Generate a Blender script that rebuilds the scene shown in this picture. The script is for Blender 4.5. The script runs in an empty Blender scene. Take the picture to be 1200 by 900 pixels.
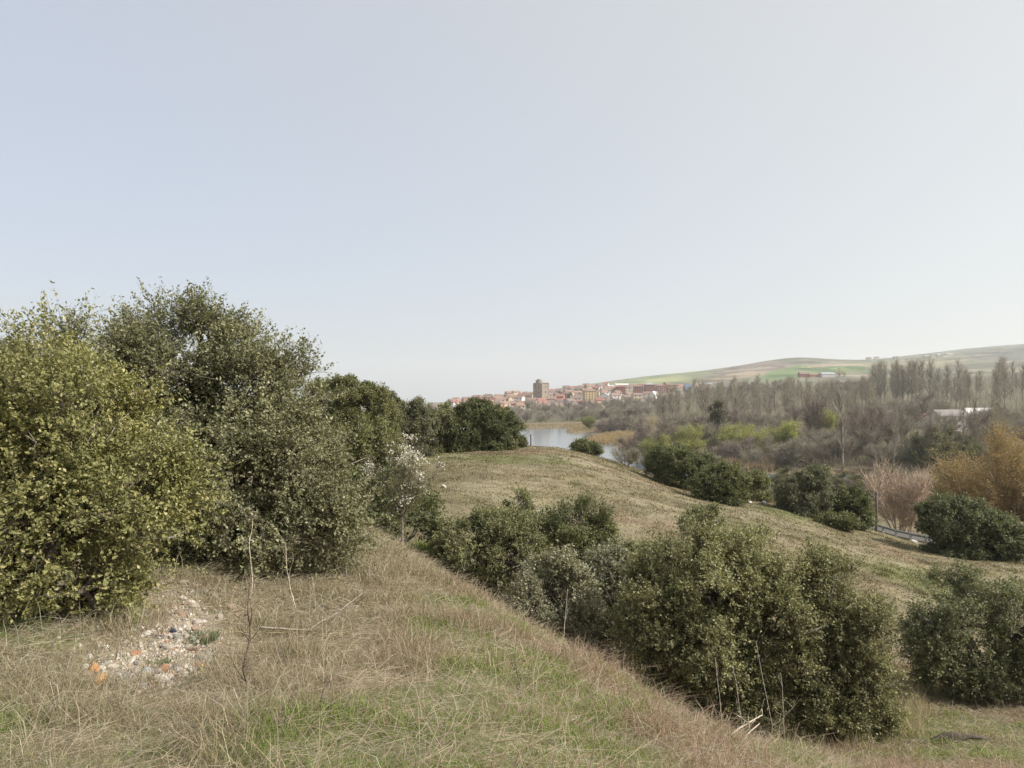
import bpy, math, random
import numpy as np

# ------------------------------------------------------------------ camera, sky, sun, exposure
S = bpy.context.scene
COL = S.collection
FPX, CX, HZ = 870.0, 600.0, 466.0          # focal length, centre and eye-level row of the 1200x900 photograph
SUN_AZ, SUN_EL = 104.0, 42.0                # degrees clockwise from the view direction, and height

cam_d = bpy.data.cameras.new('camera')
cam = bpy.data.objects.new('camera', cam_d)
COL.objects.link(cam)
cam.location = (0, 0, 0)
cam.rotation_euler = (math.radians(90), 0, 0)
cam_d.sensor_width = 36.0
cam_d.lens = 36.0 * FPX / 1200.0
cam_d.shift_y = (HZ - 450.0) / 1200.0
cam_d.clip_start = 0.1
cam_d.clip_end = 30000
S.camera = cam

W = bpy.data.worlds.new('World')
S.world = W
W.use_nodes = True
wn, wl = W.node_tree.nodes, W.node_tree.links
wn.clear()
sky = wn.new('ShaderNodeTexSky')
sky.sky_type = 'NISHITA'
sky.sun_disc = False
sky.sun_elevation = math.radians(SUN_EL)
sky.sun_rotation = math.radians(SUN_AZ)
sky.altitude = 800
sky.air_density = 1.0
sky.dust_density = 5.0
sky.ozone_density = 1.5
hsv = wn.new('ShaderNodeHueSaturation')
hsv.inputs['Saturation'].default_value = 0.85
veil = wn.new('ShaderNodeMixRGB')
veil.inputs['Fac'].default_value = 0.6
veil.inputs['Color2'].default_value = (6.3, 6.35, 6.15, 1)       # thin high cloud
cg = wn.new('ShaderNodeTexCoord')                              # the veil is thicker and warmer towards the sun, bluer away from it
dt = wn.new('ShaderNodeVectorMath'); dt.operation = 'DOT_PRODUCT'
dt.inputs[1].default_value = (math.sin(math.radians(SUN_AZ)) * math.cos(math.radians(SUN_EL)), math.cos(math.radians(SUN_AZ)) * math.cos(math.radians(SUN_EL)), math.sin(math.radians(SUN_EL)))
vr = wn.new('ShaderNodeMapRange'); vr.interpolation_type = 'SMOOTHSTEP'
vr.inputs[1].default_value = -0.45; vr.inputs[2].default_value = 0.75
vc = wn.new('ShaderNodeMixRGB'); vc.inputs['Color1'].default_value = (4.25, 4.55, 5.15, 1); vc.inputs['Color2'].default_value = (5.9, 5.75, 5.1, 1)
wl.new(cg.outputs['Generated'], dt.inputs[0]); wl.new(dt.outputs['Value'], vr.inputs[0]); wl.new(vr.outputs[0], vc.inputs['Fac'])
wl.new(vc.outputs[0], veil.inputs['Color2'])
bg = wn.new('ShaderNodeBackground')
bg.inputs['Strength'].default_value = 0.10
wo = wn.new('ShaderNodeOutputWorld')
wl.new(sky.outputs[0], hsv.inputs['Color'])
wl.new(hsv.outputs[0], veil.inputs['Color1'])
wl.new(veil.outputs[0], bg.inputs['Color'])
wl.new(bg.outputs[0], wo.inputs['Surface'])

sun_d = bpy.data.lights.new('sun', 'SUN')
sun_d.energy = 4.0
sun_d.angle = math.radians(1.6)
sun_d.color = (1.0, 0.95, 0.88)
sun = bpy.data.objects.new('sun', sun_d)
COL.objects.link(sun)
sun.rotation_euler = (math.radians(90 - SUN_EL), 0, math.radians(180 - SUN_AZ))
sun.location = (40, 0, 60)

S.view_settings.view_transform = 'Standard'
S.view_settings.look = 'None'
S.view_settings.gamma = 1.0
S.view_settings.exposure = 0.70
S.render.engine = 'CYCLES'
S.cycles.max_bounces = 6
S.cycles.diffuse_bounces = 3
S.cycles.transmission_bounces = 3
S.cycles.volume_bounces = 1
S.cycles.use_denoising = True

# ------------------------------------------------------------------ helpers
RNG = np.random.default_rng(7)

def hash2(ix, iy, k):
    h = (ix.astype(np.int64) * 374761393 + iy.astype(np.int64) * 668265263 + k * 974711) & 0xffffffff
    h = ((h ^ (h >> 13)) * 1274126177) & 0xffffffff
    return ((h ^ (h >> 16)) & 0xffff) / 65535.0

def noise(x, y, k=0):
    x = np.asarray(x, float); y = np.asarray(y, float)
    ix = np.floor(x); iy = np.floor(y)
    fx = x - ix; fy = y - iy
    fx = fx * fx * (3 - 2 * fx); fy = fy * fy * (3 - 2 * fy)
    a = hash2(ix, iy, k); b = hash2(ix + 1, iy, k); c = hash2(ix, iy + 1, k); d = hash2(ix + 1, iy + 1, k)
    return (a * (1 - fx) + b * fx) * (1 - fy) + (c * (1 - fx) + d * fx) * fy

def fbm(x, y, k=0, octs=4):
    s = 0; a = 0.5
    for i in range(octs):
        s = s + a * noise(np.asarray(x) * 2 ** i + 17 * i, np.asarray(y) * 2 ** i - 9 * i, k + i); a *= 0.5
    return s / (1 - 0.5 ** octs)

def sstep(a, b, x):
    t = np.clip((x - a) / (b - a), 0, 1)
    return t * t * (3 - 2 * t)

def unit(v):
    return v / np.maximum(np.linalg.norm(v, axis=-1, keepdims=True), 1e-9)

class Geo:
    """collects tris and quads with one colour per vertex; build() links them as ONE mesh object"""
    def __init__(s):
        s.V, s.C, s.Q, s.T, s.MQ, s.MT, s.n = [], [], [], [], [], [], 0
    def add(s, v, c, q=None, t=None, m=0):
        v = np.asarray(v, float).reshape(-1, 3)
        c = np.broadcast_to(np.asarray(c, float), (len(v), 3))
        s.V.append(v); s.C.append(c)
        if q is not None and len(q):
            q = np.asarray(q, int); s.Q.append(q + s.n); s.MQ.append(np.full(len(q), m))
        if t is not None and len(t):
            t = np.asarray(t, int); s.T.append(t + s.n); s.MT.append(np.full(len(t), m))
        s.n += len(v)
    def mesh(s, name, mats, smooth=False):
        me = bpy.data.meshes.new(name)
        V = np.concatenate(s.V); C = np.concatenate(s.C)
        Q = np.concatenate(s.Q) if s.Q else np.zeros((0, 4), int)
        T = np.concatenate(s.T) if s.T else np.zeros((0, 3), int)
        M = np.concatenate([np.concatenate(s.MQ) if s.MQ else np.zeros(0, int), np.concatenate(s.MT) if s.MT else np.zeros(0, int)])
        me.vertices.add(len(V)); me.vertices.foreach_set('co', V.astype(np.float32).ravel())
        lv = np.concatenate([Q.ravel(), T.ravel()])
        me.loops.add(len(lv)); me.loops.foreach_set('vertex_index', lv.astype(np.int32))
        tot = np.concatenate([np.full(len(Q), 4), np.full(len(T), 3)])
        me.polygons.add(len(tot))
        me.polygons.foreach_set('loop_start', (np.cumsum(tot) - tot).astype(np.int32))
        me.polygons.foreach_set('loop_total', tot.astype(np.int32))
        me.polygons.foreach_set('material_index', M.astype(np.int32))
        me.polygons.foreach_set('use_smooth', np.full(len(tot), smooth))
        at = me.color_attributes.new('Col', 'FLOAT_COLOR', 'POINT')
        at.data.foreach_set('color', np.concatenate([C, np.ones((len(C), 1))], 1).astype(np.float32).ravel())
        for m in (mats if isinstance(mats, (list, tuple)) else [mats]):
            me.materials.append(m)
        me.update(calc_edges=True)
        return me
    def build(s, name, mats, parent=None, smooth=False):
        return link(name, s.mesh(name, mats, smooth), parent)

def link(name, me, parent=None):
    o = bpy.data.objects.new(name, me)
    COL.objects.link(o)
    if parent is not None:
        o.parent = parent
    return o

def tag(o, label=None, cat=None, group=None, kind=None):
    if label: o['label'] = label
    if cat: o['category'] = cat
    if group: o['group'] = group
    if kind: o['kind'] = kind
    return o

def thing(name, label, cat, loc=(0, 0, 0), rz=0.0, group=None):
    o = bpy.data.objects.new(name, None)
    o.empty_display_size = 0.3
    COL.objects.link(o)
    o.location = loc
    o.rotation_euler = (0, 0, rz)
    return tag(o, label, cat, group)

def dup(root, loc, rz, sc, label=None, group=None):
    r = root.copy(); COL.objects.link(r)
    r.location = loc; r.rotation_euler = (0, 0, rz); r.scale = sc
    if label: r['label'] = label
    if group: r['group'] = group
    for ch in KIDS[root.name]:
        c = ch.copy(); COL.objects.link(c); c.parent = r
        KIDS.setdefault(r.name, []).append(c)
    return r
KIDS = {}

def tube(G, pts, rad, sides, col, m=0):
    p = np.asarray(pts, float); n = len(p)
    t = np.gradient(p, axis=0); t = unit(t)
    ref = np.array([0.0, 0, 1]) if abs(t[0, 2]) < 0.9 else np.array([1.0, 0, 0])
    a = unit(np.cross(t, ref)); b = np.cross(t, a)
    ang = np.arange(sides) * 2 * math.pi / sides
    rad = np.broadcast_to(np.asarray(rad, float), (n,))
    v = p[:, None] + rad[:, None, None] * (np.cos(ang)[None, :, None] * a[:, None] + np.sin(ang)[None, :, None] * b[:, None])
    i = np.arange(n - 1)[:, None] * sides; j = np.arange(sides)[None]
    k = (j + 1) % sides
    q = np.stack([i + j, i + k, i + sides + k, i + sides + j], -1).reshape(-1, 4)
    v = np.concatenate([v.reshape(-1, 3), p[-1:]])
    e = (n - 1) * sides
    tr = [[e + x, e + (x + 1) % sides, n * sides] for x in range(sides)]
    G.add(v, col, q=q, t=tr, m=m)

def curve(a, b, bow, n, rng, jit=0.0):
    t = np.linspace(0, 1, n)[:, None]
    a = np.asarray(a, float); b = np.asarray(b, float)
    p = a + (b - a) * t + np.asarray(bow) * (4 * t * (1 - t))
    if jit:
        j = rng.normal(0, jit, (n, 3)); j[0] = 0; j[-1] = 0
        p = p + j
    return p

def strips(G, p, d, ln, w, col, rng, bend=0.15, m=0):
    """many thin twigs at once: start p, direction d, length, width"""
    n = len(p)
    d = unit(d)
    side = unit(np.cross(d, rng.normal(0, 1, (n, 3))))
    off = rng.normal(0, bend, (n, 3))
    ln = np.broadcast_to(ln, (n,))[:, None]; w = np.broadcast_to(w, (n,))[:, None]
    mid = p + d * ln * 0.5 + off * ln * 0.5
    tip = p + d * ln + off * ln * 0.3
    v = np.stack([p - side * w / 2, p + side * w / 2, mid - side * w * 0.35, mid + side * w * 0.35, tip], 1)
    i = np.arange(n)[:, None] * 5
    c = np.repeat(np.broadcast_to(col, (n, 3)), 5, 0)
    G.add(v.reshape(-1, 3), c, q=i + np.array([[0, 1, 3, 2]]), t=i + np.array([[2, 3, 4]]), m=m)

def leaves(G, p, d, nrm, ln, w, col, rng, m=0):
    """diamond leaves, slightly folded along the midrib"""
    n = len(p)
    d = unit(d); side = unit(np.cross(d, nrm)); up = np.cross(side, d)
    ln = np.broadcast_to(ln, (n,))[:, None]; w = np.broadcast_to(w, (n,))[:, None]
    mid = p + d * ln * 0.45
    v = np.stack([p, mid + side * w / 2 + up * w * 0.18, p + d * ln, mid - side * w / 2 + up * w * 0.18], 1)
    c = np.repeat(np.broadcast_to(col, (n, 3)), 4, 0)
    G.add(v.reshape(-1, 3), c, q=np.arange(n)[:, None] * 4 + np.arange(4)[None], m=m)

def box(G, x0, x1, y0, y1, z0, z1, col, m=0):
    v = [(x, y, z) for z in (z0, z1) for y in (y0, y1) for x in (x0, x1)]
    q = [(0, 2, 3, 1), (4, 5, 7, 6), (0, 1, 5, 4), (2, 6, 7, 3), (0, 4, 6, 2), (1, 3, 7, 5)]
    G.add(v, col, q=q, m=m)

# ------------------------------------------------------------------ materials
def new_mat(name):
    m = bpy.data.materials.new(name); m.use_nodes = True
    nt = m.node_tree; nt.nodes.clear()
    return m, nt.nodes, nt.links

def mat_leaf(name, rough, trans, spec=0.4):
    m, N, L = new_mat(name)
    a = N.new('ShaderNodeAttribute'); a.attribute_name = 'Col'
    p = N.new('ShaderNodeBsdfPrincipled'); p.inputs['Roughness'].default_value = rough
    p.inputs['Specular IOR Level'].default_value = spec
    t = N.new('ShaderNodeBsdfTranslucent'); x = N.new('ShaderNodeMixShader'); x.inputs[0].default_value = trans
    o = N.new('ShaderNodeOutputMaterial')
    ti = N.new('ShaderNodeMixRGB'); ti.blend_type = 'MULTIPLY'; ti.inputs[0].default_value = 1
    ti.inputs[2].default_value = (1.25, 1.3, 0.7, 1)
    L.new(a.outputs['Color'], p.inputs['Base Color']); L.new(a.outputs['Color'], ti.inputs[1])
    L.new(ti.outputs[0], t.inputs['Color'])
    L.new(p.outputs[0], x.inputs[1]); L.new(t.outputs[0], x.inputs[2]); L.new(x.outputs[0], o.inputs['Surface'])
    return m

def mat_vary(name, scale, amount, rough=0.9, bump=0.0, bscale=None, detail=6, spec=0.2):
    """vertex colour times procedural mottling, with bump"""
    m, N, L = new_mat(name)
    a = N.new('ShaderNodeAttribute'); a.attribute_name = 'Col'
    tc = N.new('ShaderNodeTexCoord')
    n = N.new('ShaderNodeTexNoise'); n.inputs['Scale'].default_value = scale; n.inputs['Detail'].default_value = detail
    n.inputs['Roughness'].default_value = 0.65
    mr = N.new('ShaderNodeMapRange')
    mr.inputs[1].default_value = 0.3; mr.inputs[2].default_value = 0.7
    mr.inputs[3].default_value = 1 - amount; mr.inputs[4].default_value = 1 + amount
    mx = N.new('ShaderNodeMixRGB'); mx.blend_type = 'MULTIPLY'; mx.inputs[0].default_value = 1
    p = N.new('ShaderNodeBsdfPrincipled'); p.inputs['Roughness'].default_value = rough
    p.inputs['Specular IOR Level'].default_value = spec
    o = N.new('ShaderNodeOutputMaterial')
    L.new(tc.outputs['Object'], n.inputs['Vector']); L.new(n.outputs['Fac'], mr.inputs[0])
    L.new(a.outputs['Color'], mx.inputs[1]); L.new(mr.outputs[0], mx.inputs[2]); L.new(mx.outputs[0], p.inputs['Base Color'])
    if bump:
        n2 = N.new('ShaderNodeTexNoise'); n2.inputs['Scale'].default_value = bscale or scale * 3; n2.inputs['Detail'].default_value = 5
        b = N.new('ShaderNodeBump'); b.inputs['Strength'].default_value = bump; b.inputs['Distance'].default_value = 0.1
        L.new(tc.outputs['Object'], n2.inputs['Vector']); L.new(n2.outputs['Fac'], b.inputs['Height']); L.new(b.outputs[0], p.inputs['Normal'])
    L.new(p.outputs[0], o.inputs['Surface'])
    return m

M_LEAF = mat_leaf('holm_oak_leaf', 0.55, 0.25, 0.3)
M_SOFT = mat_leaf('soft_leaf', 0.6, 0.3, 0.3)
M_GRASS = mat_leaf('grass_blade', 0.75, 0.3, 0.15)
M_TWIG = mat_vary('twig', 3.0, 0.25)
M_BARK = mat_vary('bark', 14.0, 0.35, bump=0.5)
M_GROUND = mat_vary('ground_soil', 1.6, 0.3, bump=0.6, bscale=5.0, detail=9)
M_STONE = mat_vary('stone', 9.0, 0.22, bump=0.4)
M_WALL = mat_vary('rendered_wall', 0.35, 0.14)
M_ROOF = mat_vary('clay_roof', 0.6, 0.25, bump=0.3, bscale=3)
M_TOWER = mat_vary('old_masonry', 0.5, 0.28, bump=0.5, bscale=1.5)
M_METAL = mat_vary('galvanised_metal', 2.0, 0.15, rough=0.5, spec=0.5)
m, N, L = new_mat('dark_glass')
p = N.new('ShaderNodeBsdfPrincipled'); o = N.new('ShaderNodeOutputMaterial')
p.inputs['Base Color'].default_value = (0.04, 0.045, 0.05, 1); p.inputs['Roughness'].default_value = 0.2
L.new(p.outputs[0], o.inputs['Surface'])
M_GLASS = m
m, N, L = new_mat('river_water')
p = N.new('ShaderNodeBsdfPrincipled'); o = N.new('ShaderNodeOutputMaterial')
p.inputs['Base Color'].default_value = (0.10, 0.12, 0.13, 1); p.inputs['Roughness'].default_value = 0.12; p.inputs['IOR'].default_value = 1.33
tc = N.new('ShaderNodeTexCoord'); mp = N.new('ShaderNodeMapping'); mp.inputs['Scale'].default_value = (0.5, 0.16, 1)
n = N.new('ShaderNodeTexNoise'); n.inputs['Scale'].default_value = 1.2; n.inputs['Detail'].default_value = 6
b = N.new('ShaderNodeBump'); b.inputs['Strength'].default_value = 0.5; b.inputs['Distance'].default_value = 0.12
L.new(tc.outputs['Object'], mp.inputs[0]); L.new(mp.outputs[0], n.inputs['Vector']); L.new(n.outputs['Fac'], b.inputs['Height'])
L.new(b.outputs[0], p.inputs['Normal']); L.new(p.outputs[0], o.inputs['Surface'])
M_WATER = m

# ------------------------------------------------------------------ terrain
WATER_Z = -20.0
def K(px, ypx, d): return (px, (HZ - ypx) / FPX * d, d)
P = []
# (photo column, height, depth): the spur one stands on
for px in (-900, 0, 600, 1200, 2100): P.append((px, -1.62, 0.01))
P += [(-400, -1.70, 3.4), (0, -1.70, 3.4), (300, -1.70, 3.4), (600, -1.80, 3.6), (800, -2.30, 4.6), (900, -2.70, 5.4), (1200, -3.3, 5.0), (1600, -4.0, 5)]
P += [K(0, 740, 6), K(200, 720, 6.9), K(200, 662, 9.6), K(-200, 700, 7.5), K(300, 678, 9.2), K(420, 640, 12), K(430, 621, 15),
      K(500, 665, 13), K(560, 703, 11), K(620, 738, 10), K(700, 784, 9), K(780, 831, 8), K(850, 869, 7.5), (950, -3.6, 7.4), (1200, -4.3, 8), (1500, -5.2, 9)]
P += [K(500, 740, 7.5), K(600, 800, 6.0), K(700, 850, 5.5), K(400, 690, 9), K(300, 740, 7)]
P += [(-300, -1.9, 14), (0, -2.2, 14), (200, -2.5, 14), (330, -2.6, 14), (-300, -2.2, 22), (0, -2.6, 20), (200, -3.0, 20), (330, -3.3, 20),
      (430, -4.1, 20.5), (500, -4.32, 21), (480, -4.0, 18), (560, -4.7, 15.5), (620, -5.1, 14.5), (700, -5.1, 12.4), (780, -5.05, 11.3), (850, -5.05, 10.6),
      (950, -5.35, 10.8), K(1000, 890, 11.2), K(1110, 873, 12), K(1200, 880, 11.5), (1500, -6.2, 12), K(1130, 830, 15.5), K(1050, 845, 14), K(1200, 825, 16), (1500, -7.2, 17)]
P += [(650, -5.6, 18), (800, -6.2, 17), (950, -6.8, 18), (1100, -7.1, 20), K(1050, 700, 25), (560, -4.9, 21)]
# the slope opposite
P += [K(520, 575, 32), K(500, 530, 52), K(560, 527, 54), K(600, 525, 56), K(645, 524, 60), K(700, 535, 58), K(740, 548, 56), K(780, 566, 52), K(650, 580, 34),
      K(750, 600, 34), K(800, 640, 28), K(900, 650, 30), K(1000, 640, 37), K(1100, 656, 37), K(1200, 682, 33), K(1200, 658, 41), K(1000, 614, 47),
      K(900, 590, 47), K(840, 584, 48), K(1060, 632, 48), (1500, -12, 42), (420, -4.2, 30), (420, -3.9, 42), (420, -3.7, 56), (200, -3.3, 40), (0, -3.1, 40), (-400, -3, 40)]
P += [(-400, -5, 80), (0, -4.6, 80), (300, -4.6, 76), (500, -5.2, 76), (600, -5.7, 76), (700, -7.8, 76), (800, -9.4, 74), (900, -11, 74), (1000, -13, 70), (1200, -13.5, 64), (1600, -16, 70)]
P += [(-400, -10, 130), (0, -11, 125), (300, -11, 120), (500, -13, 120), (700, -16.5, 120), (900, -18.4, 118), (1200, -18.6, 110), (1600, -18.6, 110)]
for px in (-400, 0, 400, 600, 800, 1000, 1200, 1600):
    P += [(px, -18.9, 170), (px, -18.9, 240), (px, -18.9, 330)]
P += [(px, -18.9, 430) for px in (-400, 0, 400, 600, 700)] + [(800, -17, 440), (900, -15, 440), (1000, -13.5, 450), (1100, -12, 450), (1200, -10, 450), (1600, -4, 450)]
P += [(-400, -18.9, 600), (0, -18.8, 600), (400, -18.8, 600), (600, -18.5, 620), (700, -17, 620), (800, -9, 620), (900, -3.5, 640), (1000, -2.5, 640), (1100, 0.5, 640), (1200, 5, 620), (1600, 22, 620)]
P += [(0, -18.5, 900), (400, -18, 900), (560, -12, 900), (600, -13.5, 850), (640, -14.0, 850), (690, -13.0, 820), (760, -10, 820), (635, -1.5, 1000), (690, 0.5, 1000), (760, 2.5, 1000),
      (560, -3.5, 1300), (600, 3.5, 1300), (640, 8.5, 1300), (690, 18, 1300), (760, 21, 1300), (480, -15, 1300)]
P += [K(800, 456, 1200), K(860, 451, 1200), K(930, 442, 1300), K(1050, 441, 1300), K(1200, 431, 1300), K(1600, 415, 1300), K(0, 475, 1300)]
ridge = [(-600, 473), (0, 473), (300, 473), (460, 473), (540, 472), (600, 463), (640, 459), (700, 450), (760, 441), (800, 437.5), (860, 430), (905, 422), (935, 419), (965, 420.5), (1010, 422.5),
         (1060, 417.5), (1130, 409), (1200, 403.5), (1330, 397), (1700, 392)]
for px, y in ridge:
    P.append(K(px, y, 2500)); P.append(K(px, (y + 470) / 2, 4200)); P.append(K(px, 472.5, 9000))
P = np.array(P)

def warp(x, y):
    y = np.maximum(y, -3.0)
    return np.stack([x / (y + 6) * 4.2, np.log((y + 6) / 6) * 1.25], -1)
_px, _z, _d = P.T
_c = warp((_px - CX) / FPX * _d, _d)
def _phi(r): return r * r * np.log(np.maximum(r, 1e-9))
_n = len(_c)
_A = np.zeros((_n + 3, _n + 3))
_A[:_n, :_n] = _phi(np.linalg.norm(_c[:, None] - _c[None], axis=-1)) + np.eye(_n) * 0.002
_A[:_n, _n] = 1; _A[:_n, _n + 1:] = _c; _A[_n:, :_n] = _A[:_n, _n:].T
_w = np.linalg.solve(_A, np.concatenate([_z / (_d + 6), np.zeros(3)]))

def smooth_height(x, y):
    sh = x.shape
    c = warp(x.ravel(), y.ravel())
    out = np.empty(len(c))
    for i in range(0, len(c), 20000):
        q = c[i:i + 20000]
        out[i:i + 20000] = _phi(np.linalg.norm(q[:, None] - _c[None], axis=-1)) @ _w[:_n] + _w[_n] + q @ _w[_n + 1:]
    return out.reshape(sh) * (np.maximum(y, -3.0) + 6)

def shore(px, y):
    d = -WATER_Z * FPX / (y - HZ)
    return ((px - CX) / FPX * d, d)
SHORE = np.array([shore(*a) for a in [(430, 501), (520, 501), (612, 501.5), (640, 502), (655, 500.8), (668, 503), (663, 507), (690, 507.6), (712, 506.5), (735, 505), (750, 506),
    (735, 509.5), (701, 511.5), (687, 516), (700, 520), (732, 521), (724, 527), (760, 536), (850, 552), (905, 555.5), (1000, 556), (1100, 568), (1250, 582), (1500, 600),
    (1500, 640), (1250, 612), (1100, 594), (1000, 581), (900, 578), (800, 572), (700, 552), (600, 540), (520, 530), (430, 520)]])

def shore_dist(x, y):
    """signed distance to the water's edge, negative over water"""
    best = np.full(x.shape, 1e9); ins = np.zeros(x.shape, bool)
    n = len(SHORE)
    for i in range(n):
        a = SHORE[i]; b = SHORE[(i + 1) % n]; e = b - a
        t = np.clip(((x - a[0]) * e[0] + (y - a[1]) * e[1]) / (e @ e), 0, 1)
        best = np.minimum(best, np.hypot(x - a[0] - t * e[0], y - a[1] - t * e[1]))
        cr = ((a[1] > y) != (b[1] > y)) & (x < (b[0] - a[0]) * (y - a[1]) / (b[1] - a[1] + 1e-12) + a[0])
        ins ^= cr
    return np.where(ins, -best, best)

def height(x, y):
    x = np.asarray(x, float); y = np.asarray(y, float)
    x, y = np.broadcast_arrays(x, y)
    x = np.atleast_1d(x).copy(); y = np.atleast_1d(y).copy()
    z = smooth_height(x, y)
    yy = np.maximum(y, 0)
    near = np.exp(-yy / 60)
    z = z + (fbm(x * 0.9, y * 0.9, 3) - 0.5) * 0.16 * near * sstep(-1, 2, y + np.abs(x)) + (fbm(x * 0.05, y * 0.05, 9) - 0.5) * np.clip((yy - 60) / 300, 0, 1) * 1.2 \
          + (fbm(x * 0.35, y * 0.35, 13) - 0.5) * 0.35 * sstep(16, 26, yy) * np.exp(-yy / 150)
    k = (y > 120) & (y < 700) & (np.abs(x) < 700)
    if k.any():
        d = shore_dist(x[k], y[k]); zk = np.maximum(z[k], WATER_Z + 0.7)
        z[k] = np.where(d < 0, WATER_Z - np.minimum(1.6, 0.15 - d * 0.15), WATER_Z - 0.15 + (zk - WATER_Z + 0.15) * sstep(0, 7, d + 0.4))
    return z

def T(x, y): return float(height(np.array([x]), np.array([y]))[0])
def at(px, d, dz=0.0):
    x = (px - CX) / FPX * d
    return np.array([x, d, T(x, d) + dz])

# ------------------------------------------------------------------ ground sheet with its natural colours
ys = np.concatenate([[-60, -30, -15, -9, -6, -4.5], np.geomspace(3.0, 9006, 470) - 6])
sx = np.concatenate([-np.geomspace(6, 0.8, 30), np.linspace(-0.77, 0.77, 560), np.geomspace(0.8, 6, 30)])
X = sx[None] * (np.maximum(ys, -3)[:, None] + 6); Y = np.repeat(ys[:, None], len(sx), 1)
Z = height(X.ravel(), Y.ravel()).reshape(X.shape)
pxs = CX + FPX * X / np.maximum(Y, 0.5)
ypx = HZ - FPX * Z / np.maximum(Y, 0.5)

DRY = np.array([0.29, 0.245, 0.165]); MAUVE = np.array([0.27, 0.21, 0.16]); GREEN = np.array([0.125, 0.14, 0.055]); OLIVE = np.array([0.165, 0.142, 0.086]); FLOOD = np.array([0.14, 0.115, 0.07])
def green_amount(x, y):
    """how much fresh grass comes through the straw on the near ground (0..1)"""
    px = CX + FPX * x / np.maximum(y, 0.8)
    n = fbm(x * 0.55 + 3, y * 0.55, 21, 4)
    band = np.exp(-((px - 470 - 8 * (6 - y)) / 200) ** 2) * sstep(12, 8, y)
    low = sstep(880, 1010, px) * sstep(9, 11, y) * sstep(17, 13, y)
    return np.clip(sstep(0.51, 0.64, n + 0.04 * band + 0.24 * low - 0.01), 0, 1)
def lerp(a, b, t): return a + (b - a) * np.asarray(t)[..., None]

def slope_tint(x, y):
    c = np.array([0.178, 0.152, 0.09]) * (0.78 + 0.44 * fbm(x * 0.5, y * 0.5, 31)[..., None])
    c = lerp(c, np.broadcast_to(np.array([0.135, 0.142, 0.055]), c.shape), sstep(0.48, 0.66, fbm(x * 0.13, y * 0.13, 35)) * 0.75)
    c = lerp(c, np.broadcast_to(np.array([0.205, 0.15, 0.10]), c.shape), sstep(0.50, 0.64, fbm(x * 0.16 + 9, y * 0.16, 37)) * 0.75)
    c = lerp(c, np.broadcast_to(np.array([0.26, 0.225, 0.15]), c.shape), sstep(0.54, 0.68, fbm(x * 0.30 + 4, y * 0.30, 39)) * 0.6)
    return lerp(c, np.broadcast_to(np.array([0.105, 0.088, 0.05]), c.shape), sstep(0.60, 0.70, fbm(x * 0.55 + 7, y * 0.9, 45)) * 0.55)
C = np.empty(X.shape + (3,)); C[:] = DRY * (0.4 + 0.5 * fbm(X * 1.1, Y * 1.1, 29)[..., None])
g = green_amount(X, Y); mv = sstep(-0.1, 0.25, (X - (-1.5 + 0.0 * Y)) / (Y + 3)) * sstep(1, 4, Y)
C = lerp(C, np.broadcast_to(MAUVE * 0.65, C.shape), mv * 0.8)
def in_heap(px, d):
    y = HZ + 1.93 / d * FPX
    f = np.exp(-((px - 228) / 34) ** 2 - ((y - 712) / 26) ** 2) + np.exp(-((px - 205) / 50) ** 2 - ((y - 752) / 30) ** 2) + 0.9 * np.exp(-((px - 165) / 66) ** 2 - ((y - 788) / 24) ** 2)
    return np.clip(f * (0.7 + 1.4 * noise(px * 0.09, y * 0.15, 5)), 0, 0.97)
C = lerp(C, np.broadcast_to(GREEN, C.shape), g * 0.8)
C = lerp(C, np.broadcast_to(np.array([0.33, 0.275, 0.215]), C.shape), np.where(Y > 2, in_heap(pxs, np.maximum(Y, 1)), 0) * 0.45)
hs = sstep(17, 24, Y)
on = slope_tint(X, Y) * 0.92
C = lerp(C, on, hs)
fl = FLOOD * (0.7 + 0.7 * fbm(X * 0.04, Y * 0.04, 41)[..., None])
fl = lerp(fl, np.broadcast_to(np.array([0.13, 0.16, 0.05]), C.shape), sstep(0.52, 0.66, fbm(X * 0.018, Y * 0.018, 43)) * 0.6)
C = lerp(C, fl, sstep(75, 130, Y))
def inpoly(px, py, poly):
    ins = np.zeros(px.shape, bool)
    for i in range(len(poly)):
        a, b = poly[i], poly[(i + 1) % len(poly)]
        ins ^= ((a[1] > py) != (b[1] > py)) & (px < (b[0] - a[0]) * (py - a[1]) / (b[1] - a[1] + 1e-12) + a[0])
    return ins
hill = (Y > 1000)
base = np.array([0.17, 0.168, 0.112]) * (0.75 + 0.5 * fbm(X * 0.006, Y * 0.003, 51)[..., None])
base = lerp(base, np.broadcast_to(np.array([0.10, 0.09, 0.07]), C.shape), sstep(0.55, 0.7, fbm(X * 0.012, Y * 0.012, 53)) * 0.7)
C = np.where(hill[..., None], base, C)
jx = pxs + (noise(X * 0.01, Y * 0.01, 61) - 0.5) * 10; jy = ypx + (noise(X * 0.012, Y * 0.006, 62) - 0.5) * 1.6
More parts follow.
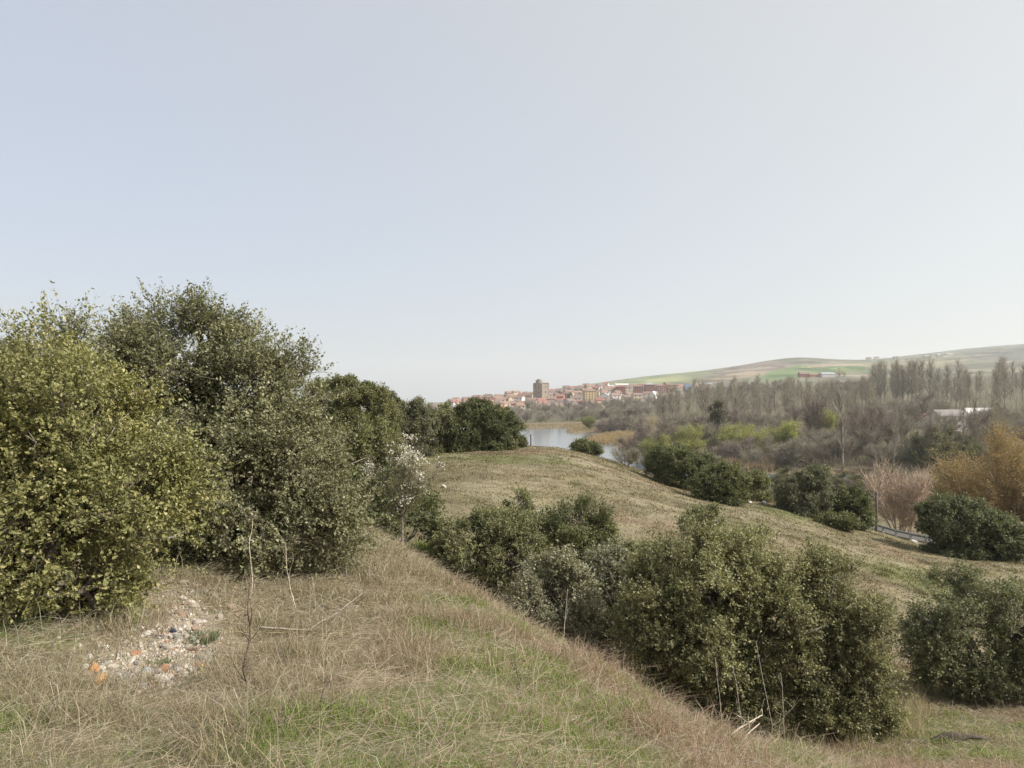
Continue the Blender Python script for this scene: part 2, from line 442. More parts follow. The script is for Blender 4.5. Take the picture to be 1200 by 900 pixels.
fields = [((0.18, 0.20, 0.105), [(690, 452), (760, 440), (800, 436), (835, 432), (832, 436), (800, 440), (830, 443), (800, 449), (700, 456)]),
          ((0.24, 0.25, 0.12), [(760, 445), (800, 441), (815, 442), (790, 446), (750, 449)]),
          ((0.20, 0.155, 0.12), [(520, 473), (560, 468), (600, 461), (640, 457), (690, 450), (690, 456), (640, 463), (560, 474)]),
          ((0.17, 0.135, 0.11), [(832, 437), (870, 426), (912, 419), (940, 425), (905, 434), (860, 441)]),
          ((0.28, 0.22, 0.15), [(820, 444), (870, 436), (905, 434), (900, 438), (850, 446)]),
          ((0.13, 0.125, 0.085), [(905, 424), (930, 417), (975, 418), (990, 425), (940, 427)]),
          ((0.135, 0.185, 0.075), [(888, 447), (902, 436), (930, 429), (985, 427), (1050, 427), (1050, 434), (975, 437), (910, 446)]),
          ((0.30, 0.24, 0.16), [(930, 431), (960, 428), (1060, 425), (1060, 427), (960, 430)]),
          ((0.165, 0.175, 0.135), [(1010, 424), (1060, 416), (1130, 408), (1210, 402), (1210, 410), (1100, 416), (1040, 424)]),
          ((0.14, 0.14, 0.12), [(1120, 412), (1210, 405), (1300, 402), (1300, 425), (1150, 422)]),
          ((0.21, 0.19, 0.12), [(1010, 426), (1110, 420), (1110, 430), (1010, 434)])]
for col, poly in fields:
    k = hill & inpoly(jx, jy, poly)
    C[k] = np.array(col) * (0.6 + 0.8 * fbm(X[k] * 0.03, Y[k] * 0.012, 71)[:, None])
sc = hill & (fbm(X * 0.016, Y * 0.008, 73, 4) > 0.60)
C[sc] *= np.array([0.6, 0.62, 0.6])
sc = hill & (fbm(X * 0.012 + 5, Y * 0.012, 74, 4) > 0.70)
C[sc] = np.array([0.27, 0.225, 0.17])
k = (Y > 480) & (Y < 1000) & (pxs > 1060)
C[k] = lerp(C[k], np.broadcast_to(np.array([0.19, 0.185, 0.115]), C[k].shape), sstep(480, 560, Y[k]))
k = (Y > 780) & (Y < 1350) & (pxs > 500) & (pxs < 830)
C[k] = np.array([0.19, 0.145, 0.11]) * (0.8 + 0.5 * fbm(X[k] * 0.02, Y[k] * 0.02, 77)[:, None])
k = (Y > 120) & (Y < 700)
sd = np.full(X.shape, 99.0); sd[k] = shore_dist(X[k], Y[k])
C = lerp(C, np.broadcast_to(np.array([0.27, 0.20, 0.115]), C.shape), sstep(12, 3, sd) * 0.5)
G = Geo()
r, c = X.shape
ii = (np.arange(r - 1)[:, None] * c + np.arange(c - 1)[None]).reshape(-1, 1)
G.add(np.stack([X, Y, Z], -1).reshape(-1, 3), C.reshape(-1, 3), q=ii + np.array([[0, 1, c + 1, c]]))
tag(G.build('ground', M_GROUND, smooth=True), 'rough grassy ground falling to the river and rising to far farmed hills', 'ground', kind='structure')

G = Geo()
G.add([(-420, 125, WATER_Z), (480, 125, WATER_Z), (480, 690, WATER_Z), (-420, 690, WATER_Z)], (0.1, 0.12, 0.13), q=[(0, 1, 2, 3)])
tag(G.build('river', M_WATER), 'calm grey river with a wide pool below the town', 'river', kind='structure')

# ------------------------------------------------------------------ haze
G = Geo()
box(G, -6400, 6400, -62.5, 9050, -140, 420, (1, 1, 1))
m, N, L = new_mat('haze_air')
pv = N.new('ShaderNodeVolumePrincipled'); o = N.new('ShaderNodeOutputMaterial')
pv.inputs['Color'].default_value = (0.90, 0.93, 0.96, 1); pv.inputs['Density'].default_value = 0.00013; pv.inputs['Anisotropy'].default_value = 0.2
L.new(pv.outputs[0], o.inputs['Volume'])
HAZE = G.build('haze', m)
tag(HAZE, 'thin pale haze over the valley', 'haze', kind='stuff')
#HAZE_HERE

# ------------------------------------------------------------------ oaks and bushes
def foliage(G, GT, rng, lobes, nclump, tw, lv, leaf, twig, colors, cr=0.34, up=0.35, zmin=0.04, sprig=0.03, hang=0.0, twigw=0.008, m=0):
    """leafy twigs gathered in clumps over a set of ellipsoid lobes (cx,cy,cz,rx,ry,rz); returns the clump centres"""
    lob = np.array(lobes, float)
    nclump = max(6, int(nclump * 0.36)); tw = int(tw * 2.7); cr = cr * 1.3
    area = (lob[:, 3] * lob[:, 4] + lob[:, 3] * lob[:, 5] + lob[:, 4] * lob[:, 5])
    pick = rng.choice(len(lob), nclump * 3, p=area / area.sum())
    d = unit(rng.normal(0, 1, (nclump * 3, 3)))
    rad = 1 - 0.5 * rng.random(nclump * 3) ** 1.5
    c = lob[pick, :3] + d * lob[pick, 3:] * rad[:, None]
    deep = np.full(len(c), 9.0)
    for q in lob:
        f = np.linalg.norm((c - q[:3]) / q[3:], axis=1); deep = np.minimum(deep, f)
    ok = ((deep > 0.55) | (rng.random(len(c)) < 0.25)) & (c[:, 2] > zmin)
    c = c[ok][:nclump]; d = d[ok][:nclump]; n = len(c)
    mid = lob[:, :3].mean(0)
    out = unit(c - mid + np.array([0, 0, 0.1])) * 0.5 + d * 0.5
    size = cr * (0.6 + 0.75 * rng.random(n))
    tone = rng.random(n); bright = 0.8 + 0.4 * rng.random(n)
    # twigs
    k = np.repeat(np.arange(n), tw); nt = len(k)
    td = unit(out[k] * 0.75 + rng.normal(0, 0.72, (nt, 3)) + np.array([0, 0, up]) - np.array([0, 0, hang]) * rng.random((nt, 1)))
    long = np.where(rng.random(nt) < sprig, 1.5, 1.0)
    base = c[k] + rng.normal(0, 0.2, (nt, 3)) * size[k][:, None]
    tl = size[k] * (0.75 + 0.5 * rng.random(nt)) * long
    strips(GT, base, td, tl, twigw, np.array([0.13, 0.11, 0.085]), rng, bend=0.12)
    # leaves
    j = np.repeat(np.arange(nt), lv); nl = len(j)
    t = 0.3 + 0.72 * rng.random(nl) ** 0.8
    p = base[j] + td[j] * (tl[j] * t)[:, None] + rng.normal(0, leaf * 0.4, (nl, 3))
    keep = p[:, 2] > zmin * 0.5
    j = j[keep]; p = p[keep]; nl = len(p)
    ld = unit(td[j] * 0.5 + rng.normal(0, 0.7, (nl, 3)))
    nr = unit(out[k[j]] * 0.5 + np.array([0.05, 0, 0.55]) + rng.normal(0, 0.55, (nl, 3)))
    c0, c1, c2 = (np.array(x) for x in colors)
    col = lerp(np.broadcast_to(c0, (nl, 3)), np.broadcast_to(c1, (nl, 3)), np.clip(tone[k[j]] * 0.7 + rng.random(nl) * 0.5 - 0.1, 0, 1))
    col = np.where((rng.random(nl) < 0.10)[:, None], c2, col) * (bright[k[j]] * (0.75 + 0.5 * rng.random(nl)))[:, None]
    col = col * np.array([1.2, 1.12, 1.02])
    s = leaf * (0.55 + 0.9 * rng.random(nl))
    leaves(G, p, ld, nr, s, s * 0.6, col, rng, m)
    return c

def stems(G, rng, lobes, clumps, r0, nst=3, col=(0.12, 0.10, 0.08), spread=0.25):
    lob = np.array(lobes, float)
    for i, q in enumerate(lob):
        b = np.array([rng.normal(0, spread), rng.normal(0, spread), -0.15])
        top = q[:3] + np.array([0, 0, q[5] * 0.2])
        tube(G, curve(b, top, rng.normal(0, 0.12, 3), 8, rng, 0.03), np.linspace(r0, r0 * 0.4, 8), 6, col)
    for c in clumps[:: max(1, len(clumps) // 90)]:
        i = np.argmin(np.linalg.norm((lob[:, :3] - c) / lob[:, 3:], axis=1)); q = lob[i]
        s = q[:3] + np.array([0, 0, -q[5] * 0.25 * rng.random()])
        tube(G, curve(s, c, rng.normal(0, 0.08, 3), 5, rng, 0.02), np.linspace(r0 * 0.42, r0 * 0.1, 5), 4, col)

def px_lobes(px, d, z0, spec):
    """lobes given as (photo column, row, half width px, half height px, depth offset, depth radius) -> metres around the base"""
    x0 = (px - CX) / FPX * d
    out = []
    for (lx, ly, hw, hh, dy, ry) in spec:
        dd = d + dy
        out.append(((lx - CX) / FPX * dd - x0, dy, (HZ - ly) / FPX * dd - z0, hw / FPX * dd, ry, hh / FPX * dd))
    return out

def oak(name, label, cat, px, d, spec, nclump, tw, lv, leaf, twig, colors, seed, r0=0.07, group=None, mat=None, **kw):
    rng = np.random.default_rng(seed)
    loc = at(px, d)
    g_ = kw.get('cr', 0.34) * (0.85 if d < 25 else 0.75)
    lob = [(a, b, c_, max(rx - g_, rx * 0.45), max(ry - g_, ry * 0.5), max(rz - g_, rz * 0.4)) for a, b, c_, rx, ry, rz in px_lobes(px, d, loc[2], spec)]
    root = thing(name, label, cat, loc, 0, group)
    GL, GT = Geo(), Geo()
    c = foliage(GL, GT, rng, lob, nclump, tw, lv, leaf, twig, colors, **kw)
    stems(GT, rng, lob, c, r0)
    mid = np.array(lob)[:, :3].mean(0)
    for q in c[rng.permutation(len(c))[:34]]:                  # dead grey shoots poking out of the leaves
        o_ = unit(q - mid + np.array([0, 0, 0.3])); cr_l = kw.get('cr', 0.34)
        e = q + (o_ + rng.normal(0, 0.35, 3)) * cr_l * (0.9 + 0.8 * rng.random())
        tube(GT, curve(q - o_ * 0.3, e, rng.normal(0, 0.04, 3), 5, rng, 0.012), np.linspace(0.010, 0.004, 5) * (1 + d / 25), 4, (0.27, 0.245, 0.20))
        strips(GT, np.repeat(e[None], 5, 0) - o_ * 0.1 * rng.random((5, 1)), o_ + rng.normal(0, 0.6, (5, 3)), cr_l * 0.5, 0.005 * (1 + d / 20), np.array([0.27, 0.245, 0.20]), rng)
    GT.build('trunk', M_BARK, root, smooth=True)
    GL.build('crown', mat or M_LEAF, root)
    return root

YEL = ((0.132, 0.145, 0.062), (0.245, 0.246, 0.106), (0.31, 0.295, 0.16))
GRY = ((0.12, 0.132, 0.078), (0.215, 0.225, 0.135), (0.31, 0.315, 0.22))
MIDG = ((0.105, 0.12, 0.062), (0.19, 0.205, 0.112), (0.25, 0.255, 0.15))
DRK = ((0.068, 0.084, 0.04), (0.13, 0.148, 0.072), (0.18, 0.195, 0.105))
SILV = ((0.16, 0.17, 0.125), (0.26, 0.268, 0.205), (0.34, 0.345, 0.28))

oak('oak_bush', 'bushy yellow-green oak at the left edge beside the stone heap', 'oak', 70, 6.6,
    [(80, 505, 98, 88, 0.1, 1.0), (10, 530, 115, 115, 0.2, 1.0), (143, 580, 84, 80, -0.1, 0.8), (70, 610, 120, 90, -0.2, 0.9), (180, 595, 46, 72, 0.1, 0.6), (100, 690, 80, 50, -0.35, 0.5), (-50, 640, 110, 110, 0, 0.9), (60, 440, 60, 50, 0.3, 0.6)],
    390, 16, 22, 0.033, 0.25, YEL, 11, cr=0.26, twigw=0.005)
oak('holm_oak', 'thin-topped grey holm oak rising behind the yellow-green bush', 'oak', 20, 9.2,
    [(30, 420, 45, 50, 0, 0.6), (85, 420, 40, 45, 0.1, 0.6), (-20, 430, 60, 50, 0, 0.6), (20, 520, 110, 90, 0, 0.8)],
    90, 13, 15, 0.042, 0.34, GRY, 12, cr=0.26, sprig=0.08)
oak('holm_oak', 'largest grey-green holm oak, tallest on the left skyline', 'oak', 275, 10.4,
    [(230, 430, 105, 85, 0.2, 1.2), (300, 470, 80, 75, 0, 1.0), (180, 500, 80, 110, 0.1, 1.0), (270, 560, 110, 100, -0.5, 1.1), (335, 550, 75, 85, -0.2, 0.9), (375, 615, 54, 60, -0.7, 0.7), (300, 630, 90, 55, -0.8, 0.7), (215, 620, 70, 60, -0.4, 0.8), (235, 395, 48, 42, 0.3, 0.6), (150, 412, 45, 40, 0.3, 0.6)],
    680, 16, 20, 0.039, 0.30, GRY, 13, cr=0.30, sprig=0.05)
oak('oak_bush', 'lower dark oak bush under the white-blossomed tree', 'oak', 440, 19.5,
    [(430, 580, 42, 48, 0, 0.9), (465, 605, 40, 40, 0, 0.9), (495, 612, 26, 34, 0.4, 0.7)], 150, 12, 10, 0.07, 0.28, DRK, 14, cr=0.22)
oak('holm_oak', 'dense green oak in the gully right of the blossoming tree', 'oak', 565, 19.5,
    [(560, 640, 50, 48, 0, 1.2), (535, 655, 28, 40, -0.2, 0.7), (600, 655, 45, 45, -0.3, 1.0), (585, 625, 40, 35, 0.2, 0.9)],
    330, 13, 13, 0.052, 0.26, ((0.10, 0.118, 0.06), (0.19, 0.205, 0.108), (0.26, 0.265, 0.155)), 15, cr=0.24)
oak('oak_bush', 'small rounded oak top behind the two gully oaks', 'oak', 607, 23.5,
    [(607, 605, 26, 28, 0, 0.8), (600, 630, 30, 30, 0, 0.8)], 70, 12, 9, 0.07, 0.26, MIDG, 16, cr=0.22)
oak('holm_oak', 'round dark green oak right of the dense gully oak', 'oak', 675, 20.5,
    [(678, 622, 45, 36, 0, 1.1), (640, 635, 32, 36, 0.2, 0.9), (700, 645, 26, 32, 0, 0.7), (670, 665, 45, 35, 0, 1.0)],
    290, 13, 13, 0.052, 0.26, ((0.075, 0.092, 0.043), (0.145, 0.165, 0.075), (0.20, 0.21, 0.105)), 17, cr=0.24)
oak('olive_bush', 'rounded silvery grey bush on the gully edge', 'bush', 650, 14.2,
    [(652, 700, 46, 50, 0, 0.7), (625, 715, 28, 36, -0.1, 0.5), (665, 735, 42, 35, 0, 0.6)],
    200, 13, 15, 0.05, 0.24, SILV, 18, cr=0.20, r0=0.04)
oak('olive_bush', 'loose silvery bush with bare pale stems between grey bush and big oak', 'bush', 715, 15.2,
    [(715, 672, 38, 34, 0, 0.7), (700, 700, 30, 40, 0, 0.6), (735, 690, 28, 40, 0, 0.6), (730, 735, 40, 40, 0.2, 0.6), (700, 755, 36, 34, 0.2, 0.5)],
    210, 12, 14, 0.05, 0.26, SILV, 19, cr=0.20, r0=0.04)
oak('holm_oak', 'biggest oak bush in the gully, filling lower centre right', 'oak', 840, 13.0,
    [(835, 690, 100, 78, 0, 1.2), (885, 658, 48, 46, 0.3, 0.8), (775, 705, 58, 68, 0.1, 0.9), (900, 735, 55, 80, -0.2, 0.9), (820, 760, 88, 60, -0.3, 1.0), (850, 662, 42, 30, 0.4, 0.6), (890, 800, 42, 40, -0.3, 0.5), (830, 812, 95, 36, -0.1, 0.9), (890, 832, 55, 32, -0.2, 0.6), (770, 770, 40, 50, 0, 0.6)],
    760, 16, 18, 0.041, 0.27, ((0.13, 0.142, 0.075), (0.24, 0.25, 0.14), (0.34, 0.335, 0.22)), 20, cr=0.26)
oak('holm_oak', 'narrower open oak touching the right side of the biggest bush', 'oak', 990, 12.8,
    [(965, 700, 40, 58, 0.2, 0.7), (1000, 750, 46, 60, 0, 0.8), (960, 780, 40, 55, -0.1, 0.6), (1015, 810, 36, 48, -0.2, 0.6), (975, 840, 38, 26, -0.3, 0.5), (1000, 838, 52, 30, -0.1, 0.6), (945, 825, 40, 36, 0, 0.6)],
    460, 14, 16, 0.040, 0.27, ((0.115, 0.125, 0.068), (0.21, 0.215, 0.12), (0.30, 0.295, 0.19)), 21, cr=0.24)
oak('holm_oak', 'dark oak at the right edge above the grassy hollow', 'oak', 1150, 16.2,
    [(1120, 720, 62, 52, 0, 1.1), (1190, 735, 70, 60, 0, 1.1), (1090, 755, 45, 50, -0.1, 0.8), (1150, 785, 90, 38, 0, 1.0), (1115, 680, 35, 26, 0.2, 0.6), (1260, 760, 70, 60, 0, 1.0)],
    440, 14, 16, 0.046, 0.28, ((0.10, 0.115, 0.066), (0.18, 0.195, 0.12), (0.25, 0.26, 0.17)), 22, cr=0.26)
oak('oak_bush', 'small oak peeping over the biggest bush from the grassy slope', 'oak', 822, 27,
    [(822, 612, 26, 20, 0, 0.8)], 60, 12, 8, 0.085, 0.24, MIDG, 23, cr=0.22)
oak('oak_bush', 'low dark shrub between the gully oaks and the biggest bush', 'bush', 745, 22,
    [(742, 650, 20, 20, 0, 0.6), (760, 660, 20, 16, 0, 0.5)], 50, 12, 8, 0.075, 0.22, MIDG, 24, cr=0.20)

# oaks on the far slope and along its ridge
def slope_oak(name, label, px, d, spec, dens, colors, seed, leaf=0.095, twig=0.26):
    spec = list(spec)
    gy = HZ - FPX * T((px - CX) / FPX * d, d) / d
    for (lx, ly, hw, hh, dy, ry) in list(spec):           # skirts that reach the grass
        if ly + hh > gy - 16: spec.append((lx, gy - 5, hw * 0.9, 9, dy - 0.2, ry * 0.9))
    n = int(sum(s[2] * s[3] for s in spec) * (d / FPX) ** 2 * dens * 3.2)
    return oak(name, label, 'oak', px, d, spec, n, 11, 10, leaf, twig, colors, seed, cr=0.26, sprig=0.01, twigw=0.012)
slope_oak('holm_oak', 'broad dark holm oak at the end of the ridge row, in front of the town', 563, 53,
    [(565, 495, 42, 26, 0, 2.2), (545, 505, 30, 20, -0.8, 1.5), (590, 503, 22, 22, -0.3, 1.3), (555, 482, 26, 14, 0, 1.2)], 28, DRK, 31)
slope_oak('oak_bush', 'tiny round oak bush on the ridge tip beside the pool', 607, 56, [(607, 517, 9, 8, 0, 0.6)], 60, DRK, 32)
slope_oak('holm_oak', 'mid green oak left of the dark ridge-end oak', 517, 52, [(518, 495, 26, 22, 0, 1.6), (500, 505, 22, 18, 0, 1.4)], 28, MIDG, 33)
slope_oak('holm_oak', 'dull grey-green oak in the middle of the ridge row', 478, 48, [(480, 498, 34, 26, 0, 2), (485, 482, 18, 16, 0, 1.0), (462, 512, 26, 22, -0.5, 1.3)], 28, ((0.09, 0.10, 0.064), (0.16, 0.168, 0.108), (0.20, 0.205, 0.14)), 34)
slope_oak('holm_oak', 'tallest ridge oak, its crown breaking the skyline beside the largest oak', 408, 42, [(395, 470, 42, 28, 0, 2), (430, 478, 32, 26, 0.3, 1.6), (400, 505, 55, 35, 0, 2), (412, 455, 28, 14, 0, 1.0)], 24, ((0.088, 0.10, 0.045), (0.165, 0.175, 0.08), (0.21, 0.215, 0.11)), 35)
slope_oak('holm_oak', 'green oak in front of the ridge row, above the white blossoms', 435, 30, [(430, 525, 42, 34, 0, 1.4), (455, 540, 25, 26, -0.2, 0.9), (400, 545, 40, 40, 0, 1.2)], 36, ((0.085, 0.10, 0.045), (0.17, 0.185, 0.085), (0.23, 0.23, 0.12)), 36, leaf=0.085)
slope_oak('holm_oak', 'small skyline oak at the right shoulder of the tallest ridge oak', 450, 46, [(448, 475, 22, 18, 0, 1.2), (452, 495, 24, 22, 0, 1.2)], 30, MIDG, 37)
slope_oak('holm_oak', 'rounded oak on the brow of the slope, upper of the close pair', 795, 50, [(790, 542, 33, 20, 0, 1.8), (820, 548, 20, 16, 0, 1.2), (770, 550, 16, 12, 0, 1.0)], 30, DRK, 38)
slope_oak('holm_oak', 'rounded oak just below the brow, lower of the close pair', 845, 44.5, [(846, 566, 32, 24, 0, 1.5), (825, 572, 20, 18, -0.2, 1.0), (858, 578, 20, 14, -0.2, 0.9)], 32, ((0.075, 0.09, 0.044), (0.14, 0.158, 0.078), (0.19, 0.20, 0.11)), 39)
slope_oak('oak_bush', 'small smooth round bush right of the close oak pair', 886, 49, [(886, 564, 14, 11, 0, 0.7), (898, 569, 7, 6, 0, 0.4)], 60, MIDG, 40)
slope_oak('oak_bush', 'small oak bush at the edge of the slope against the pool', 686, 58, [(684, 526, 16, 9, 0, 1.0), (698, 530, 8, 5, 0, 0.6)], 60, DRK, 41)
slope_oak('olive_bush', 'grey-green rounded bush on the lower slope, left of a dark one', 945, 45, [(945, 582, 36, 26, 0, 1.6), (955, 562, 22, 14, 0, 1.0), (930, 592, 22, 18, 0, 1.0)], 30, ((0.11, 0.12, 0.08), (0.17, 0.18, 0.125), (0.21, 0.22, 0.165)), 42)
slope_oak('holm_oak', 'upright dark green bush against the grey-green bush', 998, 44.5, [(998, 596, 22, 24, 0, 1.1), (1010, 605, 13, 14, 0, 0.7)], 40, DRK, 43)
slope_oak('oak_bush', 'flat low dark bush on the grass in front of the upright one', 982, 42.5, [(982, 618, 25, 12, 0, 1.0), (968, 613, 12, 9, 0, 0.6)], 50, ((0.07, 0.085, 0.038), (0.13, 0.145, 0.066), (0.17, 0.18, 0.09)), 44)
slope_oak('holm_oak', 'wide spreading dark oak by the road on the right', 1135, 40, [(1125, 612, 45, 32, 0, 1.7), (1165, 628, 38, 28, -0.3, 1.4), (1100, 610, 28, 26, 0.2, 1.1), (1195, 642, 24, 18, -0.3, 1.0)], 34, ((0.08, 0.096, 0.054), (0.145, 0.165, 0.10), (0.20, 0.215, 0.145)), 45, leaf=0.10)

# ------------------------------------------------------------------ bare and budding trees: prototypes 10 m high
def branchy(rng, GT, GW, kind, twig_col, leaf_col=None, nleaf=0, tw=0.03, GLf=None, lsz=0.2):
    bark = np.array(twig_col) * 0.9
    limbs = []
    def add(p0, d, ln, r, n, sides, up, wob):
        p = [np.array(p0, float)]; d = np.array(d, float); d /= np.linalg.norm(d)
        for i in range(n):
            d = d + rng.normal(0, wob, 3) + np.array([0, 0, up]); d /= np.linalg.norm(d)
            p.append(p[-1] + d * ln / n)
        p = np.array(p)
        if sides: tube(GT, p, np.linspace(r, r * 0.3, n + 1), sides, bark)
        return p
    ends = []
    if kind == 'poplar':
        tr = add((0, 0, -0.3), (0, 0, 1), 10.1, 0.13, 9, 6, 0.1, 0.015)
        for i in range(60):
            t = 0.2 + 0.77 * rng.random(); j = t * 9; a = int(j); p0 = tr[a] + (tr[a + 1] - tr[a]) * (j - a)
            th = rng.random() * 6.283; ln = (1.05 - t) * 2.6 + 0.5
            q = add(p0, (math.cos(th) * 0.5, math.sin(th) * 0.5, 0.9), ln * 1.15, 0.05, 4, 3, 0.10, 0.05)
            ends += [(q[k], q[k + 1] - q[k], 1.0) for k in (1, 2, 3)] * 2
        tl, lat = 1.1, 0.26
    elif kind == 'shrub':
        for i in range(15):
            th = rng.random() * 6.283; sp = 0.25 + 0.7 * rng.random()
            q = add((rng.normal(0, .5), rng.normal(0, .5), -0.2), (math.cos(th) * sp, math.sin(th) * sp, 1), 6 + 3.5 * rng.random(), 0.12, 6, 4, 0.03, 0.10)
            for k in range(2, 6):
                for _ in range(4):
                    w = add(q[k], unit(q[k + 1] - q[k]) + rng.normal(0, .55, 3), 2.2, 0.04, 3, 3, 0.05, 0.1)
                    ends += [(w[z], w[z + 1] - w[z], 1.0) for z in (0, 1, 2)]
        tl, lat = 1.5, 0.5
    else:
        ht = 2.6 if kind == 'round' else 3.2
        tr = add((0, 0, -0.3), (0, 0, 1), ht, 0.22, 4, 7, 0.05, 0.05)
        for i in range(10):
            th = i * 2.4 + rng.random(); sp = (0.35 + 0.75 * rng.random()) if kind == 'round' else 0.2 + 0.5 * rng.random()
            q = add(tr[3] + (tr[4] - tr[3]) * rng.random(), (math.cos(th) * sp, math.sin(th) * sp, 0.9), 6.4 - 1.6 * sp + rng.random(), 0.12, 6, 5, 0.035, 0.09)
            for k in range(1, 6):
                for _ in range(3):
                    w = add(q[k], unit(q[k + 1] - q[k]) * 0.8 + rng.normal(0, .6, 3), 2.4 - 0.2 * k, 0.045, 4, 3, 0.07, 0.1)
                    ends += [(w[z], w[z + 1] - w[z], 1.0) for z in (0, 1, 2, 3)]
        tl, lat = 1.2, 0.42
    p = np.array([e[0] for e in ends]); d = unit(np.array([e[1] for e in ends]))
    rep = 5 if kind != 'poplar' else 1
    p = np.repeat(p, rep, 0); d = np.repeat(d, rep, 0); n = len(p)
    d = unit(d + rng.normal(0, lat, (n, 3)) + np.array([0, 0, 0.3]))
    p = p + d * 0.1 * rng.random((n, 1))
    ln = tl * (0.5 + rng.random(n))
    col = np.array(twig_col) * (0.7 + 0.6 * rng.random((n, 1)))
    strips(GW, p, d, ln, tw, col, rng, bend=0.2)
    q = p + d * (ln * 0.6)[:, None]
    strips(GW, np.repeat(q, 2, 0), unit(np.repeat(d, 2, 0) + rng.normal(0, 0.6, (2 * n, 3))), np.repeat(ln, 2) * 0.6, tw * 0.7, np.repeat(col, 2, 0), rng, bend=0.2)
    if nleaf:
        k = rng.integers(0, n, nleaf)
        lp = p[k] + d[k] * (ln[k] * (0.3 + 0.9 * rng.random(nleaf)))[:, None] + rng.normal(0, 0.12, (nleaf, 3))
        lc = np.array(leaf_col) * (0.65 + 0.7 * rng.random((nleaf, 1)))
        leaves(GLf or GW, lp, rng.normal(0, 1, (nleaf, 3)), rng.normal(0, 1, (nleaf, 3)) + np.array([0, 0, .6]), lsz, lsz * 0.6, lc, rng)

def proto(key, name, cat, kind, seed, twig_col, leaf_col=None, nleaf=0, tw=0.03, lsz=0.2):
    rng = np.random.default_rng(seed)
    GT, GW = Geo(), Geo()
    branchy(rng, GT, GW, kind, twig_col, leaf_col, nleaf, tw, None, lsz)
    PROTO.setdefault(key, []).append((name, cat, GT.mesh('trunk', M_BARK, True), GW.mesh('crown', M_SOFT if nleaf else M_TWIG)))
PROTO = {}
GB, BB, MV = (0.285, 0.26, 0.195), (0.225, 0.195, 0.145), (0.255, 0.21, 0.17)
for s in range(3): proto('round', 'bare_tree', 'tree', 'round', 100 + s, (GB, BB, MV)[s])
for s in range(2): proto('upright', 'bare_tree', 'tree', 'upright', 110 + s, (GB, MV)[s])
for s in range(3): proto('poplar', 'bare_poplar', 'poplar', 'poplar', 120 + s, ((0.30, 0.265, 0.205), (0.27, 0.23, 0.175), (0.285, 0.26, 0.19))[s], tw=0.026)
for s in range(2): proto('budding', 'budding_willow', 'willow', 'round', 130 + s, (0.25, 0.235, 0.12), (0.38, 0.40, 0.13), 10000)
for s in range(2): proto('shrub', 'bare_shrub', 'shrub', 'shrub', 140 + s, (GB, MV)[s], tw=0.05)
proto('pink', 'bare_shrub', 'shrub', 'shrub', 150, (0.46, 0.36, 0.275), tw=0.045)
proto('green', 'budding_shrub', 'shrub', 'shrub', 151, (0.19, 0.19, 0.08), (0.30, 0.34, 0.08), 5000, tw=0.05)
proto('golden', 'golden_tree', 'tree', 'round', 152, (0.30, 0.23, 0.14), (0.33, 0.235, 0.13), 38000, tw=0.024, lsz=0.12)
def leafy_proto(key, name, cat, seed, lobes, colors, n=150, leaf=0.34):
    rng = np.random.default_rng(seed); GL, GT = Geo(), Geo()
    c = foliage(GL, GT, rng, lobes, n, 10, 8, leaf, 0.8, colors, cr=0.8, twigw=0.03)
    stems(GT, rng, lobes, c, 0.2)
    PROTO.setdefault(key, []).append((name, cat, GT.mesh('trunk', M_BARK, True), GL.mesh('crown', M_SOFT)))
leafy_proto('evergreen', 'evergreen_tree', 'tree', 160, [(0, 0, 5.5, 3.4, 3.4, 4.2), (1.6, 0, 4, 2.4, 2.4, 3), (-1.5, 1, 4.5, 2.2, 2.2, 3)], MIDG)
leafy_proto('willow', 'willow_bush', 'willow', 161, [(0, 0, 4.5, 5, 4, 4.6), (3.5, 0, 3.5, 3.5, 3, 3.4), (-3.5, 0.5, 3.2, 3.4, 3, 3.2)], ((0.10, 0.105, 0.06), (0.15, 0.155, 0.085), (0.19, 0.19, 0.12)), 260, 0.3)
leafy_proto('cypress', 'cypress', 'conifer', 162, [(0, 0, 2.2, 1.9, 1.9, 2.2), (0, 0, 4.6, 1.4, 1.4, 2.4), (0, 0, 7.2, 0.8, 0.8, 2.2), (0, 0, 8.8, 0.4, 0.4, 1.3)], ((0.07, 0.07, 0.05), (0.11, 0.105, 0.07), (0.13, 0.125, 0.085)), 170, 0.26)
leafy_proto('blossom', 'blossom_tree', 'tree', 163, [(0, 0, 5.5, 3.4, 3.4, 4.2), (1.6, 0, 5, 2.4, 2.4, 3)], ((0.4, 0.37, 0.33), (0.55, 0.52, 0.48), (0.6, 0.58, 0.55)), 90, 0.34)

_cnt = {}
PR = random.Random(5)
def plant(key, px, d, hgt, label, wide=1.0, group=None, cat=None, dz=0.0, v=None):
    """one tree of its own: an Empty with trunk and crown (shared mesh data)"""
    lst = PROTO[key]; i = _cnt.get(key, 0) if v is None else v; _cnt[key] = i + 1
    name, c0, mt, mc = lst[i % len(lst)]
    s = hgt / 10.0
    o = thing(name, label, cat or c0, at(px, d, dz), PR.random() * 6.28, group)
    o.scale = (s * wide, s * wide, s)
    link('trunk', mt, o); link('crown', mc, o)
    return o

def scatter(key, x0, x1, d0, d1, n, h0, h1, label, group, wide=1.0, seed=0, skip=None):
    rng = random.Random(seed)
    k = 0; tries = 0
    while k < n and tries < n * 20:
        tries += 1
        px = x0 + (x1 - x0) * rng.random(); d = d0 + (d1 - d0) * rng.random()
        x = (px - CX) / FPX * d
        if 120 < d < 690 and shore_dist(np.array([x]), np.array([d]))[0] < 4: continue
        if skip and skip(px, d): continue
        plant(rng.choice(key) if isinstance(key, list) else key, px, d, h0 + (h1 - h0) * rng.random(), label, wide * (0.8 + 0.45 * rng.random()), group)
        k += 1

